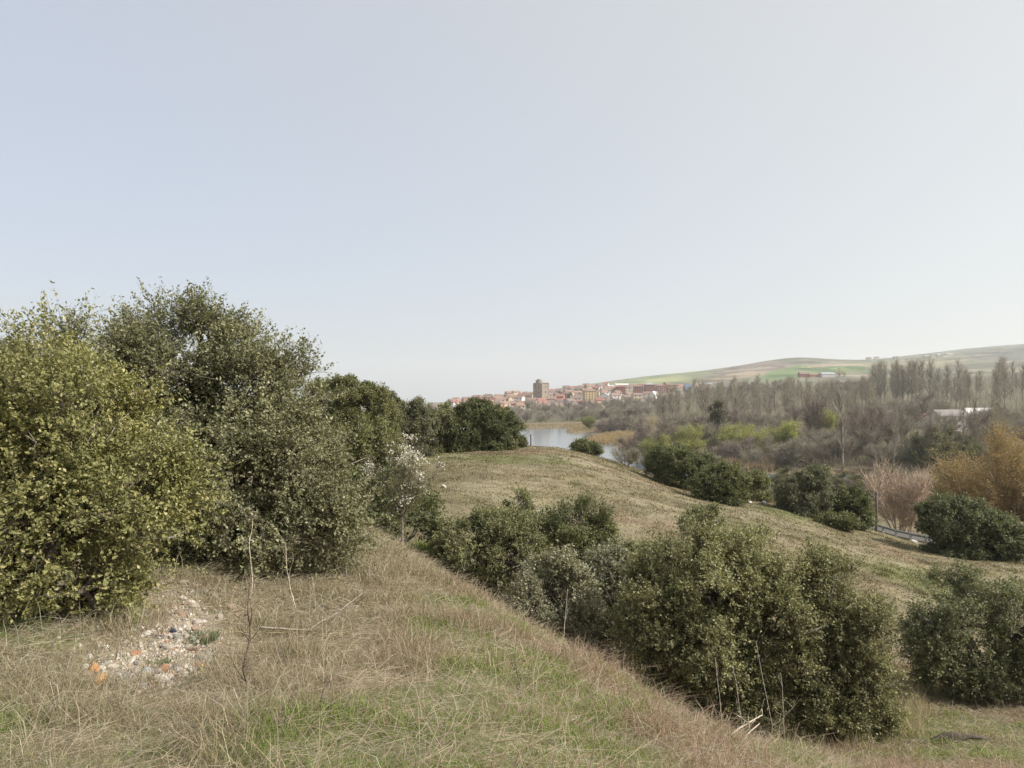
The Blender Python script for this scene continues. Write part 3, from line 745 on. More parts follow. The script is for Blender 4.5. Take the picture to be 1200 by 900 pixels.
# wood on the far bank, front to back
scatter(['round', 'upright', 'upright'], 745, 1010, 218, 280, 40, 6.5, 11, 'bare grey-brown tree on the far river bank, behind the oak pair on the slope', 'bare trees on the far bank in the middle', 1.0, 1)
scatter(['round', 'upright', 'upright'], 1010, 1290, 205, 280, 28, 12, 19, 'bare dark tree on the far river bank behind the golden tree', 'bare trees on the far bank at right', 0.95, 2, skip=lambda px, d: 1080 < px < 1152 and PR.random() < 0.35)
scatter(['round', 'upright'], 760, 1010, 280, 400, 34, 9.5, 14, 'bare tree in the second rank of the riverside wood, behind the front bank trees', 'bare trees in the middle of the wood', 1.0, 3)
scatter(['upright', 'round'], 1000, 1320, 290, 430, 30, 13, 20, 'bare tree in front of the white buildings among the right-hand wood', 'bare trees around the white buildings', 0.9, 4, skip=lambda px, d: 1075 < px < 1155 and d < 395)
scatter('poplar', 770, 1025, 400, 640, 115, 14, 24, 'slim bare grey poplar in the plantation below the green field', 'poplars of the plantation below the green field', 1.3, 5)
scatter('poplar', 1024, 1092, 540, 600, 26, 27, 33, 'tall bare poplar in the tight grove standing above the wood', 'poplars of the tall grove', 1.1, 6)
scatter('poplar', 1090, 1330, 470, 660, 56, 13, 29, 'bare poplar in the thin rows before the pale field at right', 'poplars before the pale field', 1.25, 7)
scatter(['round', 'upright'], 790, 1040, 680, 900, 26, 13, 18, 'small far bare tree at the foot of the farmed hill', 'far bare trees at the hill foot', 1.25, 8)
scatter('shrub', 600, 765, 560, 770, 75, 7, 12, 'grey bare shrub on the far shore below the town', 'grey shrubs below the town', 1.1, 9)
scatter(['upright', 'poplar'], 610, 800, 640, 800, 55, 10, 15, 'thin bare tree between the far shore and the town', 'thin trees below the town', 1.1, 10)
scatter('shrub', 750, 1000, 203, 225, 18, 5, 9, 'low bare shrub at the waterline under the far bank trees', 'waterline shrubs', 1.2, 11)
scatter(['willow', 'round', 'round'], 930, 1150, 186, 215, 16, 6, 11, 'dark tree overhanging the far waterline right of the smooth grey-green willow', 'waterline trees at right', 1.0, 13)
scatter(['willow', 'round', 'shrub'], 1035, 1140, 122, 146, 12, 5, 8, 'dark bushy tree on the near bank just behind the pink shrub', 'near bank bushes behind the pink shrub', 1.0, 14)
scatter(['shrub', 'shrub', 'willow'], 768, 872, 168, 200, 10, 5, 7, 'mauve-brown bare shrub on the near bank behind the brow oaks', 'near bank shrubs behind the brow oaks', 1.1, 16)
scatter(['willow', 'shrub'], 922, 1020, 136, 152, 18, 4.2, 6.0, 'low bush on the near bank just behind the grey-green slope bush', 'near bank bushes behind the slope bushes', 0.9, 15)
def twig_mass(name, label, cat, x0, x1, d0, d1, n, h0, h1, w, col, seed, lean=0.22, ln=0.75, mask=0.36, fs=1.0, mat=None):
    rng = np.random.default_rng(seed); d = d0 + (d1 - d0) * rng.random(n); px = x0 + (x1 - x0) * rng.random(n); x = (px - CX) / FPX * d
    k = (shore_dist(x, d) > 1.5) & (fbm(x * 0.05 * fs, d * 0.05 * fs, seed, 3) > mask); x, d = x[k], d[k]; n = len(x)
    hh = (h0 + (h1 - h0) * fbm(x * 0.09, d * 0.06, seed + 3, 3)) * (0.7 + 0.4 * rng.random(n)); u = rng.random(n) ** 0.8 * (1 - ln * 0.6)
    G = Geo(); z = height(x, d)
    strips(G, np.stack([x, d, z + u * hh - 0.1], -1), np.array([0, 0, 1.0]) + rng.normal(0, lean, (n, 3)), hh * ln * (0.5 + 0.5 * rng.random(n)), w, np.array(col) * (0.65 + 0.7 * rng.random((n, 1))) * (0.8 + 0.45 * fbm(x * 0.07, d * 0.05, seed + 7, 2)[:, None]), rng, bend=0.14)
    tag(G.build(name, mat or M_TWIG), label, cat, kind='stuff')
twig_mass('undergrowth', 'brown leafless undergrowth filling the floor of the riverside wood', 'undergrowth', 745, 1330, 200, 440, 90000, 2, 6.5, 0.05, (0.25, 0.21, 0.16), 301, 0.4)
twig_mass('waterline_brush', 'dark leafless brush along the far waterline', 'undergrowth', 880, 1330, 186, 214, 26000, 1.0, 4.0, 0.05, (0.19, 0.165, 0.115), 331, 0.5, mask=0.0)
twig_mass('dry_weeds', 'tall dry weeds and dead brush round the feet of the gully oaks', 'weeds', 640, 1085, 10.6, 17.5, 22000, 0.12, 0.75, 0.009, (0.34, 0.28, 0.20), 341, 0.4, mask=0.45, fs=16, mat=M_GRASS)
twig_mass('far_wood', 'far continuous belt of leafless wood below the farmed hill', 'wood', 780, 1340, 440, 980, 90000, 7, 14, 0.075, (0.285, 0.255, 0.20), 311)
twig_mass('bank_scrub', 'grey leafless scrub between the pool and the town', 'scrub', 590, 800, 560, 800, 30000, 4, 9, 0.085, (0.27, 0.24, 0.20), 321, 0.35)
scatter(['round'], 1030, 1300, 150, 200, 8, 8, 13, 'bare tree on the near river bank between the pink shrub and the golden tree', 'bare trees on the near bank', 1.0, 12)

# trees one can tell apart
plant('round', 772, 232, 17, 'broad mauve-grey bare tree nearest the pool, left end of the far-bank wood', 1.15, v=2)
plant('round', 745, 238, 12, 'low rounded bare tree overhanging the water at the left end of the wood', 1.3, v=2)
plant('shrub', 712, 420, 12, 'rounded mauve bare shrub on the spit beside the yellow-green one', 1.5, v=1)
plant('shrub', 735, 430, 14, 'larger grey bare shrub right of the rounded mauve one on the spit', 1.4, v=0)
plant('green', 692, 440, 9, 'yellow-green budding shrub on the far spit', 1.1)
plant('cypress', 840, 250, 18, 'dark pointed conifer rising out of the bare wood', 1.0)
plant('upright', 836, 246, 12, 'dense brown bare tree at the foot of the pointed conifer', 1.1)
plant('evergreen', 782, 252, 11, 'dull evergreen among the bare trees left of the conifer', 0.8)
plant('budding', 768, 226, 12.0, 'yellow-green budding willow left of the conifer, nearer the pool', 1.0, v=0)
plant('budding', 806, 228, 12.5, 'yellow-green budding willow close to the left of the conifer', 1.0, v=1)
plant('budding', 866, 226, 13, 'yellow-green budding willow close to the right of the conifer', 1.0, v=0)
plant('budding', 888, 222, 10, 'smaller yellow-green willow below the taller one right of the conifer', 1.0, v=1)
plant('budding', 918, 230, 14.0, 'largest yellow-green willow in the middle of the wood', 1.05, v=0)
plant('budding', 972, 240, 17, 'tall pale green willow behind the pale-trunked poplar', 0.7, v=1)
plant('budding', 1160, 330, 14, 'greenish willow above the golden tree', 1.2, v=1)
plant('green', 947, 222, 4.5, 'low bright green shrub at the far waterline', 1.8)
plant('willow', 925, 205, 7, 'smooth rounded grey-green willow bush at the far waterline', 0.9)
plant('willow', 905, 235, 8, 'pale cream-green willow bush standing back from the waterline', 0.5)
plant('willow', 1095, 190, 12, 'dark green-grey bush mass over the water behind the pink shrub', 1.0)
plant('upright', 955, 240, 22, 'dark bare tree with a dense round top, left of the pale-trunked poplar', 0.8, v=1)
for px, d, h in ((1047, 190, 15), (1088, 190, 15), (1100, 192, 14), (1128, 200, 17), (1142, 206, 18), (1163, 208, 19), (1172, 212, 18)):
    plant('poplar', px, d, h, 'leaning dark-stemmed slim tree in front of the white buildings', 0.8, 'slim dark trees before the white buildings')
plant('pink', 1055, 56, 6.6, 'pinkish-brown bare shrub behind the road rail', 0.75)
plant('shrub', 735, 53, 1.6, 'small dead grey shrub on the brow of the grassy slope', 1.2, v=0)
plant('golden', 1184, 62, 12.2, 'large golden-leaved tree at the right edge', 1.05)
plant('blossom', 983, 1290, 15, 'whitish blossoming tree beside the long farm shed on the hill', 0.9, v=0)
plant('blossom', 990, 1285, 13, 'smaller whitish tree right of the taller pale one by the farm shed', 0.8, v=0)
for px, d, h in ((668, 980, 9), (655, 1040, 8), (790, 1080, 8), (625, 800, 8), (640, 790, 8), (632, 770, 6)):
    plant('evergreen', px, d, h, 'dark evergreen tree among or just below the town houses', 1.1, 'dark evergreens in the town')

# pale-trunked poplar standing alone in front of the wood
rng = np.random.default_rng(77)
o = thing('poplar_tree', 'tall poplar with a pale forked trunk standing in front of the wood', 'poplar', at(987, 197))
GT, GW = Geo(), Geo()
branchy(rng, GT, GW, 'poplar', (0.25, 0.21, 0.165), tw=0.009)
tube(GT, [(0, 0, 6.0), (-0.5, 0, 7.0), (-1.1, 0, 7.9), (-1.3, 0, 8.6)], [0.09, 0.08, 0.05, 0.02], 6, (0.42, 0.38, 0.32))
tube(GT, [(0.02, 0, -0.4), (0.05, 0.0, 3), (0.0, 0, 6), (0.1, 0, 8)], [0.14, 0.12, 0.09, 0.05], 8, (0.32, 0.285, 0.235))
GT.build('trunk', M_BARK, o, True); GW.build('crown', M_TWIG, o); o.scale = (2.0, 2.0, 2.2)

# blossoming almond and its bare stems
o = thing('almond_tree', 'slender small tree with white blossom on the gully edge', 'almond tree', at(470, 17.2))
loc = np.array(o.location)
def P3(px, y, d): return np.array([(px - CX) / FPX * d, d, (HZ - y) / FPX * d]) - loc
rng = np.random.default_rng(78)
GT, GW, GF = Geo(), Geo(), Geo()
fork = P3(471, 606, 17.2)
tube(GT, curve((0, 0, -0.1), fork, (0.02, 0, 0), 6, rng, 0.01), np.linspace(0.04, 0.03, 6), 6, (0.25, 0.22, 0.18))
for (px, y, dd, dens) in [(434, 543, 0.2, 30), (458, 531, 0, 26), (476, 520, 0.1, 40), (484, 532, -0.2, 50), (470, 552, 0.2, 24), (492, 553, 0, 26), (474, 585, -0.2, 50), (462, 598, 0.1, 24), (502, 568, 0, 16), (448, 560, 0.3, 14), (512, 548, 0.2, 8), (486, 545, 0.3, 40), (476, 538, 0, 40)]:
    e = P3(px, y, 17.2 + dd)
    c = curve(fork, e, rng.normal(0, 0.08, 3), 7, rng, 0.03)
    tube(GT, c, np.linspace(0.022, 0.005, 7), 4, (0.22, 0.19, 0.16))
    k = rng.integers(1, 7, 140); st = c[k]
    strips(GW, st, unit(e - fork) * 0.5 + rng.normal(0, 0.6, (140, 3)) + np.array([0, 0, .2]), 0.15 + 0.33 * rng.random(140), 0.008, np.array([0.2, 0.16, 0.14]), rng)
    n = int(dens * 3.0)
    cl = e + rng.normal(0, 0.14, (max(3, dens // 6), 3)) * np.array([0.8, 0.8, 1.2])
    bp = cl[rng.integers(0, len(cl), n)] + rng.normal(0, 0.055, (n, 3))
    leaves(GF, bp, rng.normal(0, 1, (n, 3)), rng.normal(0, 1, (n, 3)), 0.042, 0.04, np.array([0.74, 0.69, 0.66]) * (0.8 + 0.3 * rng.random((n, 1))), rng)
    n = 420
    leaves(GW, c[rng.integers(1, 7, n)] + rng.normal(0, 0.17, (n, 3)), rng.normal(0, 1, (n, 3)), rng.normal(0, 1, (n, 3)), 0.04, 0.02, np.array([0.15, 0.16, 0.07]) * (0.8 + 0.4 * rng.random((n, 1))), rng)
GT.build('trunk', M_BARK, o, True); GW.build('crown', M_SOFT, o); GF.build('blossom', M_SOFT, o)

def cane(name, label, cat, pts, r, col, nside=0, seed=0, slen=0.3, group=None):
    """a bare stem through world points, with side shoots"""
    rng = np.random.default_rng(seed)
    pts = np.array(pts, float); o = thing(name, label, cat, pts[0], 0, group)
    G = Geo()
    q = []
    for i in range(len(pts) - 1):
        q.append(curve(pts[i], pts[i + 1], rng.normal(0, 0.015, 3), 5, rng, 0.006)[:-1])
    q = np.concatenate(q + [pts[-1:]]) - pts[0]
    tube(G, q, np.linspace(r, r * 0.35, len(q)), 5, col)
    G2 = G if nside < 7 else Geo()
    for i in range(nside):
        k = rng.integers(len(q) // 4, len(q)); d = rng.normal(0, 0.6, 3) + np.array([0, 0, 0.7]); d /= np.linalg.norm(d)
        ln = slen * (0.5 + rng.random())
        c = curve(q[k], q[k] + d * ln, rng.normal(0, 0.03, 3), 4, rng)
        tube(G2, c, np.linspace(r * 0.4, r * 0.15, 4), 3, col)
        strips(G2, c[rng.integers(1, 4, 5)], d + rng.normal(0, 0.5, (5, 3)), ln * 0.4, r * 0.35, np.array(col), rng)
    G.build('stem', M_BARK, o, True)
    if nside >= 7: G2.build('side_shoots', M_TWIG, o)
    return o
def W3(px, y, d): return np.array([(px - CX) / FPX * d, d, (HZ - y) / FPX * d])
GREY = (0.30, 0.26, 0.21); PALE = (0.52, 0.45, 0.34); BRN = (0.13, 0.10, 0.08)
cane('dead_sapling', 'thin bare dark sapling standing in the straw right of the stone heap', 'sapling', [at(284, 4.6), W3(289, 800, 4.65), W3(293, 735, 4.7), W3(294, 672, 4.75)], 0.008, BRN, 16, 1, 0.16)
cane('dead_stalk', 'short dark bare stalk nearest the camera at lower left', 'dead stalk', [at(352, 4.1), W3(375, 845, 4.2), W3(381, 795, 4.25)], 0.006, BRN, 5, 2, 0.12)
cane('dead_stalk', 'dark forked dry stalk below the thin sapling', 'dead stalk', [at(345, 4.9), W3(335, 790, 5.0), W3(328, 752, 5.1)], 0.006, BRN, 6, 3, 0.14)
cane('dead_stalk', 'tall pale dry stalk in front of the largest oak', 'dead stalk', [at(348, 8.0), W3(340, 690, 8.1), W3(335, 640, 8.2)], 0.008, PALE, 5, 4, 0.14)
cane('dead_stalk', 'branched dry stalk on the middle of the straw slope', 'dead stalk', [at(614, 5.4), W3(611, 810, 5.45), W3(604, 760, 5.5)], 0.007, BRN, 10, 5, 0.14)
cane('dead_stalk', 'curled pale dry weed in front of the left side of the largest oak', 'dead stalk', [at(293, 8.3), W3(292, 640, 8.3), W3(296, 608, 8.4), W3(300, 604, 8.4)], 0.007, PALE, 6, 6, 0.12)
cane('fallen_branch', 'bent pale branch lying across the straw in the left middle', 'branch', [W3(305, 735, 6.6), W3(355, 738, 6.7), W3(400, 715, 7.0), W3(425, 695, 7.3)], 0.012, GREY, 14, 7, 0.3)
cane('fallen_branch', 'short peeled stick at the bottom edge left of centre', 'branch', [at(368, 3.9, 0.02), W3(384, 866, 4.0)], 0.013, PALE, 0, 8)
cane('fallen_branch', 'curved pale stick at the bottom edge beside the peeled one', 'branch', [at(400, 3.8, 0.02), W3(392, 888, 3.85), W3(384, 880, 3.9)], 0.01, PALE, 0, 9)
cane('fallen_branch', 'long dry straw-coloured stem leaning over the lower left grass', 'branch', [at(120, 4.3, 0.02), W3(170, 880, 4.3), W3(225, 826, 5.0)], 0.006, PALE, 2, 10)
for i, (a, b, w) in enumerate([((838, 878, 7.2), (893, 838, 7.8), 'thickest bleached dead branch jutting out in front of the biggest oak'), ((848, 884, 7.1), (890, 848, 7.7), 'middle bleached stick under the thickest jutting branch'), ((866, 886, 7.1), (912, 866, 7.3), 'low bleached stick lying right of the jutting branches')]):
    cane('fallen_branch', w, 'branch', [W3(*a), W3(*b)], 0.016 - 0.003 * i, PALE, 2, 20 + i, 0.25)
for i, (a, b, lab) in enumerate([((848, 862, 9.5), (838, 770, 10.2), 'left tall dead stalk'), ((905, 850, 9.4), (886, 752, 10), 'right tall dead stalk'), ((872, 860, 9.3), (858, 780, 9.8), 'middle tall dead stalk'), ((918, 850, 9.6), (915, 790, 9.9), 'shortest dead stalk, rightmost')]):
    cane('dead_stalk', lab + ' in front of the biggest oak', 'dead stalk', [W3(*a) - [0, 0, 0.5], W3(*a), W3(*b)], 0.009, GREY, 4, 30 + i, 0.16)
for i, (a, b) in enumerate([((735, 760, 13), (698, 690, 13.6)), ((740, 765, 13), (710, 690, 13.8)), ((744, 770, 13.1), (722, 700, 13.6)), ((730, 750, 13.2), (705, 712, 13.3)), ((738, 770, 12.9), (728, 715, 13.1))]):
    cane('withered_cane', 'leaning pale dead cane under the loose silvery bush', 'cane', [W3(*a) - [0, 0, 0.4], W3(*a), W3(*b)], 0.02, (0.36, 0.32, 0.26), 3, 40 + i, 0.3, 'dead canes under the silvery bush')
for i, (a, b, lab) in enumerate([((660, 765, 10), (665, 690, 11), 'bare dead stalk in front of the rounded silvery bush'), ((592, 730, 10.5), (590, 700, 11), 'forked dead stalk left of the rounded silvery bush'), ((532, 690, 12), (545, 668, 12), 'short dead stalk on the crest before the dense gully oak'), ((430, 640, 13), (428, 612, 13.2), 'dead stalk on the crest by the right foot of the largest oak')]):
    cane('dead_stalk', lab, 'dead stalk', [W3(*a) - [0, 0, 0.25], W3(*a), W3(*b)], 0.009, GREY, 6, 50 + i, 0.2)
# rotten log in the hollow
o = thing('rotten_log', 'dark rotten log lying on the green grass of the hollow', 'log', at(1100, 12.0))
lo = np.array(o.location) - np.array([0, 0, 0.05]); G = Geo(); rng = np.random.default_rng(3)
def hp(px, y, dz=0.0, d=12.0): return W3(px, y, d) - lo
tube(G, [hp(1078, 880), hp(1092, 874), hp(1108, 869), hp(1120, 868), hp(1128, 869)], [0.03, 0.065, 0.09, 0.085, 0.05], 9, (0.07, 0.058, 0.045))
tube(G, [hp(1120, 868), hp(1140, 867), hp(1160, 869)], [0.05, 0.035, 0.02], 6, (0.09, 0.075, 0.06))
tube(G, [hp(1092, 873), hp(1070, 872), hp(1056, 874)], [0.04, 0.03, 0.015], 6, (0.15, 0.13, 0.11))
G.build('trunk', M_BARK, o, True)
G = Geo(); tube(G, [hp(1120, 888, d=11.8), hp(1128, 886, d=11.8), hp(1131, 877, d=11.8)], [0.012, 0.03, 0.012], 5, (0.62, 0.57, 0.45)); G.build('stub', M_BARK, o, True)

# ------------------------------------------------------------------ stones
def rock_mesh(name, seed, col, sub=2):
    rng = np.random.default_rng(seed)
    import bmesh
    bm = bmesh.new(); bmesh.ops.create_icosphere(bm, subdivisions=sub, radius=1)
    v = np.array([x.co[:] for x in bm.verts]); f = np.array([[x.index for x in q.verts] for q in bm.faces]); bm.free()
    for _ in range(9):
        n = unit(rng.normal(0, 1, 3)); h = 0.55 + 0.35 * rng.random(); s = v @ n
        v = v - np.outer(np.maximum(s - h, 0), n)
    v *= np.array([1, 0.75, 0.6]) * (0.8 + 0.4 * rng.random(3))
    G = Geo(); G.add(v, np.array(col), t=f); return G.mesh(name, M_STONE)
SC = [(0.40, 0.35, 0.285), (0.33, 0.29, 0.24), (0.30, 0.215, 0.16), (0.50, 0.46, 0.40), (0.24, 0.225, 0.20)]
ROCKS = [rock_mesh('stone', 200 + i, SC[i % 5]) for i in range(10)]
BRICKS = [rock_mesh('stone', 230, (0.36, 0.19, 0.12), 1), rock_mesh('stone', 231, (0.32, 0.21, 0.14), 1)]
def stone(me, px, d, r, label, cat='stone', group=None, name='stone', sink=0.3):
    o = link(name, me); o.location = at(px, d, r * (0.6 - sink)); o.scale = (r, r, r)
    o.rotation_euler = (PR.uniform(-.5, .5), PR.uniform(-.5, .5), PR.random() * 6.28)
    return tag(o, label, cat, group)
def heap_d(y): return 1.93 * FPX / (y - HZ) * (0.985)
def ground_depth(px, y):
    a, b = 2.0, 16.0
    ds = np.linspace(a, b, 400); xs = (px - CX) / FPX * ds
    yy = HZ - FPX * height(xs, ds) / ds
    k = np.where(yy <= y)[0]
    return ds[k[0]] if len(k) else b
SR = random.Random(9)
HP = [(195, 745), (215, 735), (205, 760), (228, 700), (240, 690), (228, 718), (232, 768), (170, 775), (195, 792), (160, 800), (218, 792), (120, 790), (240, 745), (150, 770), (215, 780)]
for i in range(190):
    cx, cy = SR.choice(HP)
    px = cx + SR.gauss(0, 17); y = cy + SR.gauss(0, 9)
    stone(ROCKS[i % 10] if i % 9 else BRICKS[i % 2], px, ground_depth(px, y), SR.choice([SR.uniform(0.015, 0.035), SR.uniform(0.03, 0.066)]), 'pale stone lying in the rubble heap by the yellow-green oak', 'stone', 'pale stones of the rubble heap')
OR = rock_mesh('stone', 301, (0.45, 0.23, 0.10)); OR2 = rock_mesh('stone', 302, (0.48, 0.28, 0.12))
stone(OR, 110, ground_depth(110, 789), 0.05, 'orange stone, upper of the two at the left of the rubble heap', name='brick_stone', sink=0)
stone(OR2, 119, ground_depth(119, 802), 0.055, 'orange-tan stone, lower of the two at the left of the rubble heap', name='brick_stone', sink=0)
stone(rock_mesh('stone', 303, (0.45, 0.25, 0.15)), 192, ground_depth(192, 789), 0.05, 'flat reddish brick fragment in the middle of the rubble heap', name='brick_stone', sink=0.1)
stone(rock_mesh('stone', 304, (0.05, 0.055, 0.09)), 203, ground_depth(203, 743), 0.045, 'blue-black lump in the upper rubble heap', name='dark_stone', sink=0.1)
stone(rock_mesh('stone', 305, (0.40, 0.42, 0.42)), 172, ground_depth(172, 791), 0.045, 'bluish grey block on the lower rubble heap', sink=0.1)
o = stone(rock_mesh('stone', 306, (0.55, 0.34, 0.09)), 236, ground_depth(236, 792), 0.045, 'upright orange shard at the right of the rubble heap', name='shard', sink=-0.2)
o.scale = (0.02, 0.03, 0.075)
G = Geo(); rv = None
for i in range(2600):
    cx, cy = SR.choice(HP); px = cx + SR.gauss(0, 22); y = cy + SR.gauss(0, 12)
    d = ground_depth(px, y) if i % 6 == 0 else d + SR.uniform(-0.12, 0.12)
    p = at(px, d, 0.005); s = SR.uniform(0.008, 0.022)
    a = np.array([[1, 0, 0], [-1, 0, 0], [0, 1, 0], [0, -1, 0], [0, 0, 1], [0, 0, -1]], float) * s * np.array([SR.uniform(.6, 1.4) for _ in range(3)])
    f = [(0, 2, 4), (2, 1, 4), (1, 3, 4), (3, 0, 4), (2, 0, 5), (1, 2, 5), (3, 1, 5), (0, 3, 5)]
    G.add(a + p, np.array(SR.choice(SC)) * SR.uniform(0.7, 1.15), t=f)
tag(G.build('rubble', M_STONE), 'small pebbles and rubble spilled over the straw at left', 'rubble', kind='stuff')
for px, d, r, lab in ((520, 33, 0.16, 'white stone on the slope right of the blossoming tree'), (758, 54, 0.2, 'white stone at the left foot of the upper brow oak'), (896, 46, 0.28, 'pale flat stone on the slope between the oak pair and the grey-green bush'), (878, 46, 0.22, 'pale stone at the right foot of the lower brow oak'), (1072, 46, 0.3, 'white boulder at the end of the road rail')):
    stone(ROCKS[3], px, d, r, lab)

# ------------------------------------------------------------------ grass
def blades(G, x, y, h, w, lean, col, rng):
    n = len(x); z = height(x, y) - 0.01
    p = np.stack([x, y, z], -1)
    th = rng.random(n) * 2 * math.pi; ld = np.stack([np.cos(th), np.sin(th), np.zeros(n)], -1)
    ph = rng.random(n) * 2 * math.pi; sd = np.stack([np.cos(ph), np.sin(ph), np.zeros(n)], -1) * (w / 2)[:, None]
    up = np.array([0, 0, 1.0])
    mid = p + up * (h * 0.6)[:, None] + ld * (h * lean * 0.35)[:, None]
    tip = p + up * (h * (1 - 0.35 * np.minimum(lean, 1.4)))[:, None] + ld * (h * lean)[:, None]
    v = np.stack([p - sd, p + sd, mid - sd * 0.75, mid + sd * 0.75, tip], 1).reshape(-1, 3)
    i = np.arange(n)[:, None] * 5
    G.add(v, np.repeat(col, 5, 0), q=i + np.array([[0, 1, 3, 2]]), t=i + np.array([[2, 3, 4]]))
def rcol(base, n, rng, var=0.3): return np.array(base) * (1 - var + 2 * var * rng.random((n, 1))) * (1 + rng.normal(0, 0.05, (n, 3)))

rng = np.random.default_rng(55)
def field(n, x0, x1, d0, d1):
    d = d0 + (d1 - d0) * rng.random(n); px = x0 + (x1 - x0) * rng.random(n)
    return (px - CX) / FPX * d, d, px
GD, GG = Geo(), Geo()
def hollow(x, y): return sstep(800, 960, CX + FPX * x / y) * sstep(8.5, 10.5, y)
def tuss(x, y): return 0.3 + 1.5 * sstep(0.25, 0.8, fbm(x * 2.2, y * 2.2, 81, 3)) * (0.6 + 0.8 * fbm(x * 0.7, y * 0.7, 83, 2))
# straw
n = 400000
x, y, px = field(n, -350, 1500, 2.0, 19)
k = rng.random(n) > in_heap(px, y) * 0.97
x, y, px = x[k], y[k], px[k]; n = len(x)
g = green_amount(x, y); mv = sstep(-0.1, 0.25, (x + 1.5) / (y + 3))
k = rng.random(n) > g * 0.85; x, y, mv, g = x[k], y[k], mv[k], g[k]; n = len(x)
t = tuss(x, y)
col = lerp(rcol((0.28, 0.238, 0.165), n, rng, 0.4), rcol((0.315, 0.222, 0.172), n, rng, 0.4), mv)
col = np.where((rng.random(n) < 0.08)[:, None], rcol((0.52, 0.47, 0.36), n, rng, 0.15), col)
blades(GD, x, y, (0.05 + 0.15 * rng.random(n)) * t * (1 - 0.45 * hollow(x, y)) * (1 + 0.3 * mv), 0.0012 + 0.00058 * y, 0.3 + 1.4 * rng.random(n), col, rng)
# lying thatch
n = 120000; x, y, px = field(n, -350, 1500, 2.0, 17)
k = rng.random(n) > in_heap(px, y) * 0.93; x, y = x[k], y[k]; n = len(x)
th = rng.random(n) * 6.283
strips(GD, np.stack([x, y, height(x, y) + 0.01 + 0.05 * rng.random(n)], -1), np.stack([np.cos(th), np.sin(th), rng.normal(0.12, 0.2, n)], -1), 0.12 + 0.22 * rng.random(n), 0.0012 + 0.00042 * y, rcol((0.335, 0.285, 0.21), n, rng, 0.4), rng, bend=0.25)
# tall stalks
n = 4500; x, y, px = field(n, -350, 1500, 2.4, 17)
blades(GD, x, y, 0.14 + 0.24 * rng.random(n), 0.0012 + 0.00038 * y, 0.15 + 0.6 * rng.random(n), rcol((0.50, 0.44, 0.33), n, rng, 0.2), rng)
tag(GD.build('dry_grass', M_GRASS), 'matted dry straw grass covering the near spur', 'grass', kind='stuff')
n = 330000; x, y, px = field(n, -350, 1500, 2.0, 18)
g = green_amount(x, y); k = rng.random(n) < 0.2 + 0.8 * g; k &= rng.random(n) > in_heap(px, y) * 0.95
x, y, g = x[k], y[k], g[k]; n = len(x)
col = lerp(rcol((0.19, 0.19, 0.085), n, rng), rcol((0.165, 0.225, 0.05), n, rng), g)
blades(GG, x, y, (0.04 + 0.08 * rng.random(n)) * tuss(x, y), 0.0018 + 0.00065 * y, 0.3 + 0.7 * rng.random(n), col, rng)
tag(GG.build('green_grass', M_GRASS), 'fresh green grass coming up through the straw', 'grass', kind='stuff')
# slope opposite: tussocks
GH = Geo()
n = 190000; d = np.exp(math.log(17) + (math.log(66) - math.log(17)) * rng.random(n)); px = 440 + 900 * rng.random(n); x = (px - CX) / FPX * d; y = d
cl = fbm(x * 1.6, y * 1.6, 91, 3); k = rng.random(n) < sstep(0.3, 0.62, cl) * 0.6 + 0.4; x, y = x[k], y[k]; n = len(x)
cc = slope_tint(x, y) * 1.15 * (0.75 + 0.5 * rng.random((n, 1)))
blades(GH, x, y, (0.035 + 0.075 * rng.random(n)) * (0.35 + 1.2 * fbm(x * 1.6, y * 1.6, 91, 3)), 0.010 + 0.0008 * y, 0.4 + 0.9 * rng.random(n), cc, rng)
for i in range(260):
    d0 = math.exp(rng.uniform(math.log(20), math.log(58))); x0 = (rng.uniform(480, 1230) - CX) / FPX * d0; n = 50; r = rng.uniform(0.12, 0.4)
    x = x0 + rng.normal(0, r, n); y = d0 + rng.normal(0, r, n)
    blades(GH, x, y, 0.06 + 0.16 * rng.random(n), np.full(n, 0.02), 0.3 + 0.6 * rng.random(n), rcol([(0.13, 0.11, 0.07), (0.17, 0.14, 0.08), (0.13, 0.13, 0.06), (0.30, 0.26, 0.18)][i % 4], n, rng), rng)
tag(GH.build('hillside_grass', M_GRASS), 'short tan and olive tussock grass on the slope opposite', 'grass', kind='stuff')
# green cushion in the gully, and weeds in the rubble
def plantlet(px, d, r, h, n, col, label):
    o = thing('weed', label, 'plant', at(px, d)); G = Geo()
    a = rng.random(n) * 6.283; q = r * np.sqrt(rng.random(n))
    p = np.stack([np.cos(a) * q, np.sin(a) * q, np.zeros(n)], -1)
    strips(G, p, np.stack([np.cos(a) * 0.5, np.sin(a) * 0.5, np.ones(n)], -1) + rng.normal(0, 0.3, (n, 3)), h * (0.4 + 1.1 * rng.random(n)), 0.003 + 0.0009 * d, rcol(col, n, rng), rng)
    G.build('foliage', M_GRASS, o)
plantlet(505, 20.5, 0.55, 0.35, 2500, (0.13, 0.17, 0.03), 'bright green grassy cushion at the foot of the blossoming tree')
plantlet(232, ground_depth(232, 752), 0.16, 0.05, 700, (0.16, 0.19, 0.11), 'low blue-green weed on the right of the rubble heap')
plantlet(186, ground_depth(186, 780), 0.07, 0.04, 200, (0.16, 0.20, 0.10), 'tiny green weed in the middle of the rubble heap')
plantlet(1035, 12.6, 0.5, 0.13, 900, (0.15, 0.20, 0.06), 'bright green grass clump at the foot of the narrower open oak')

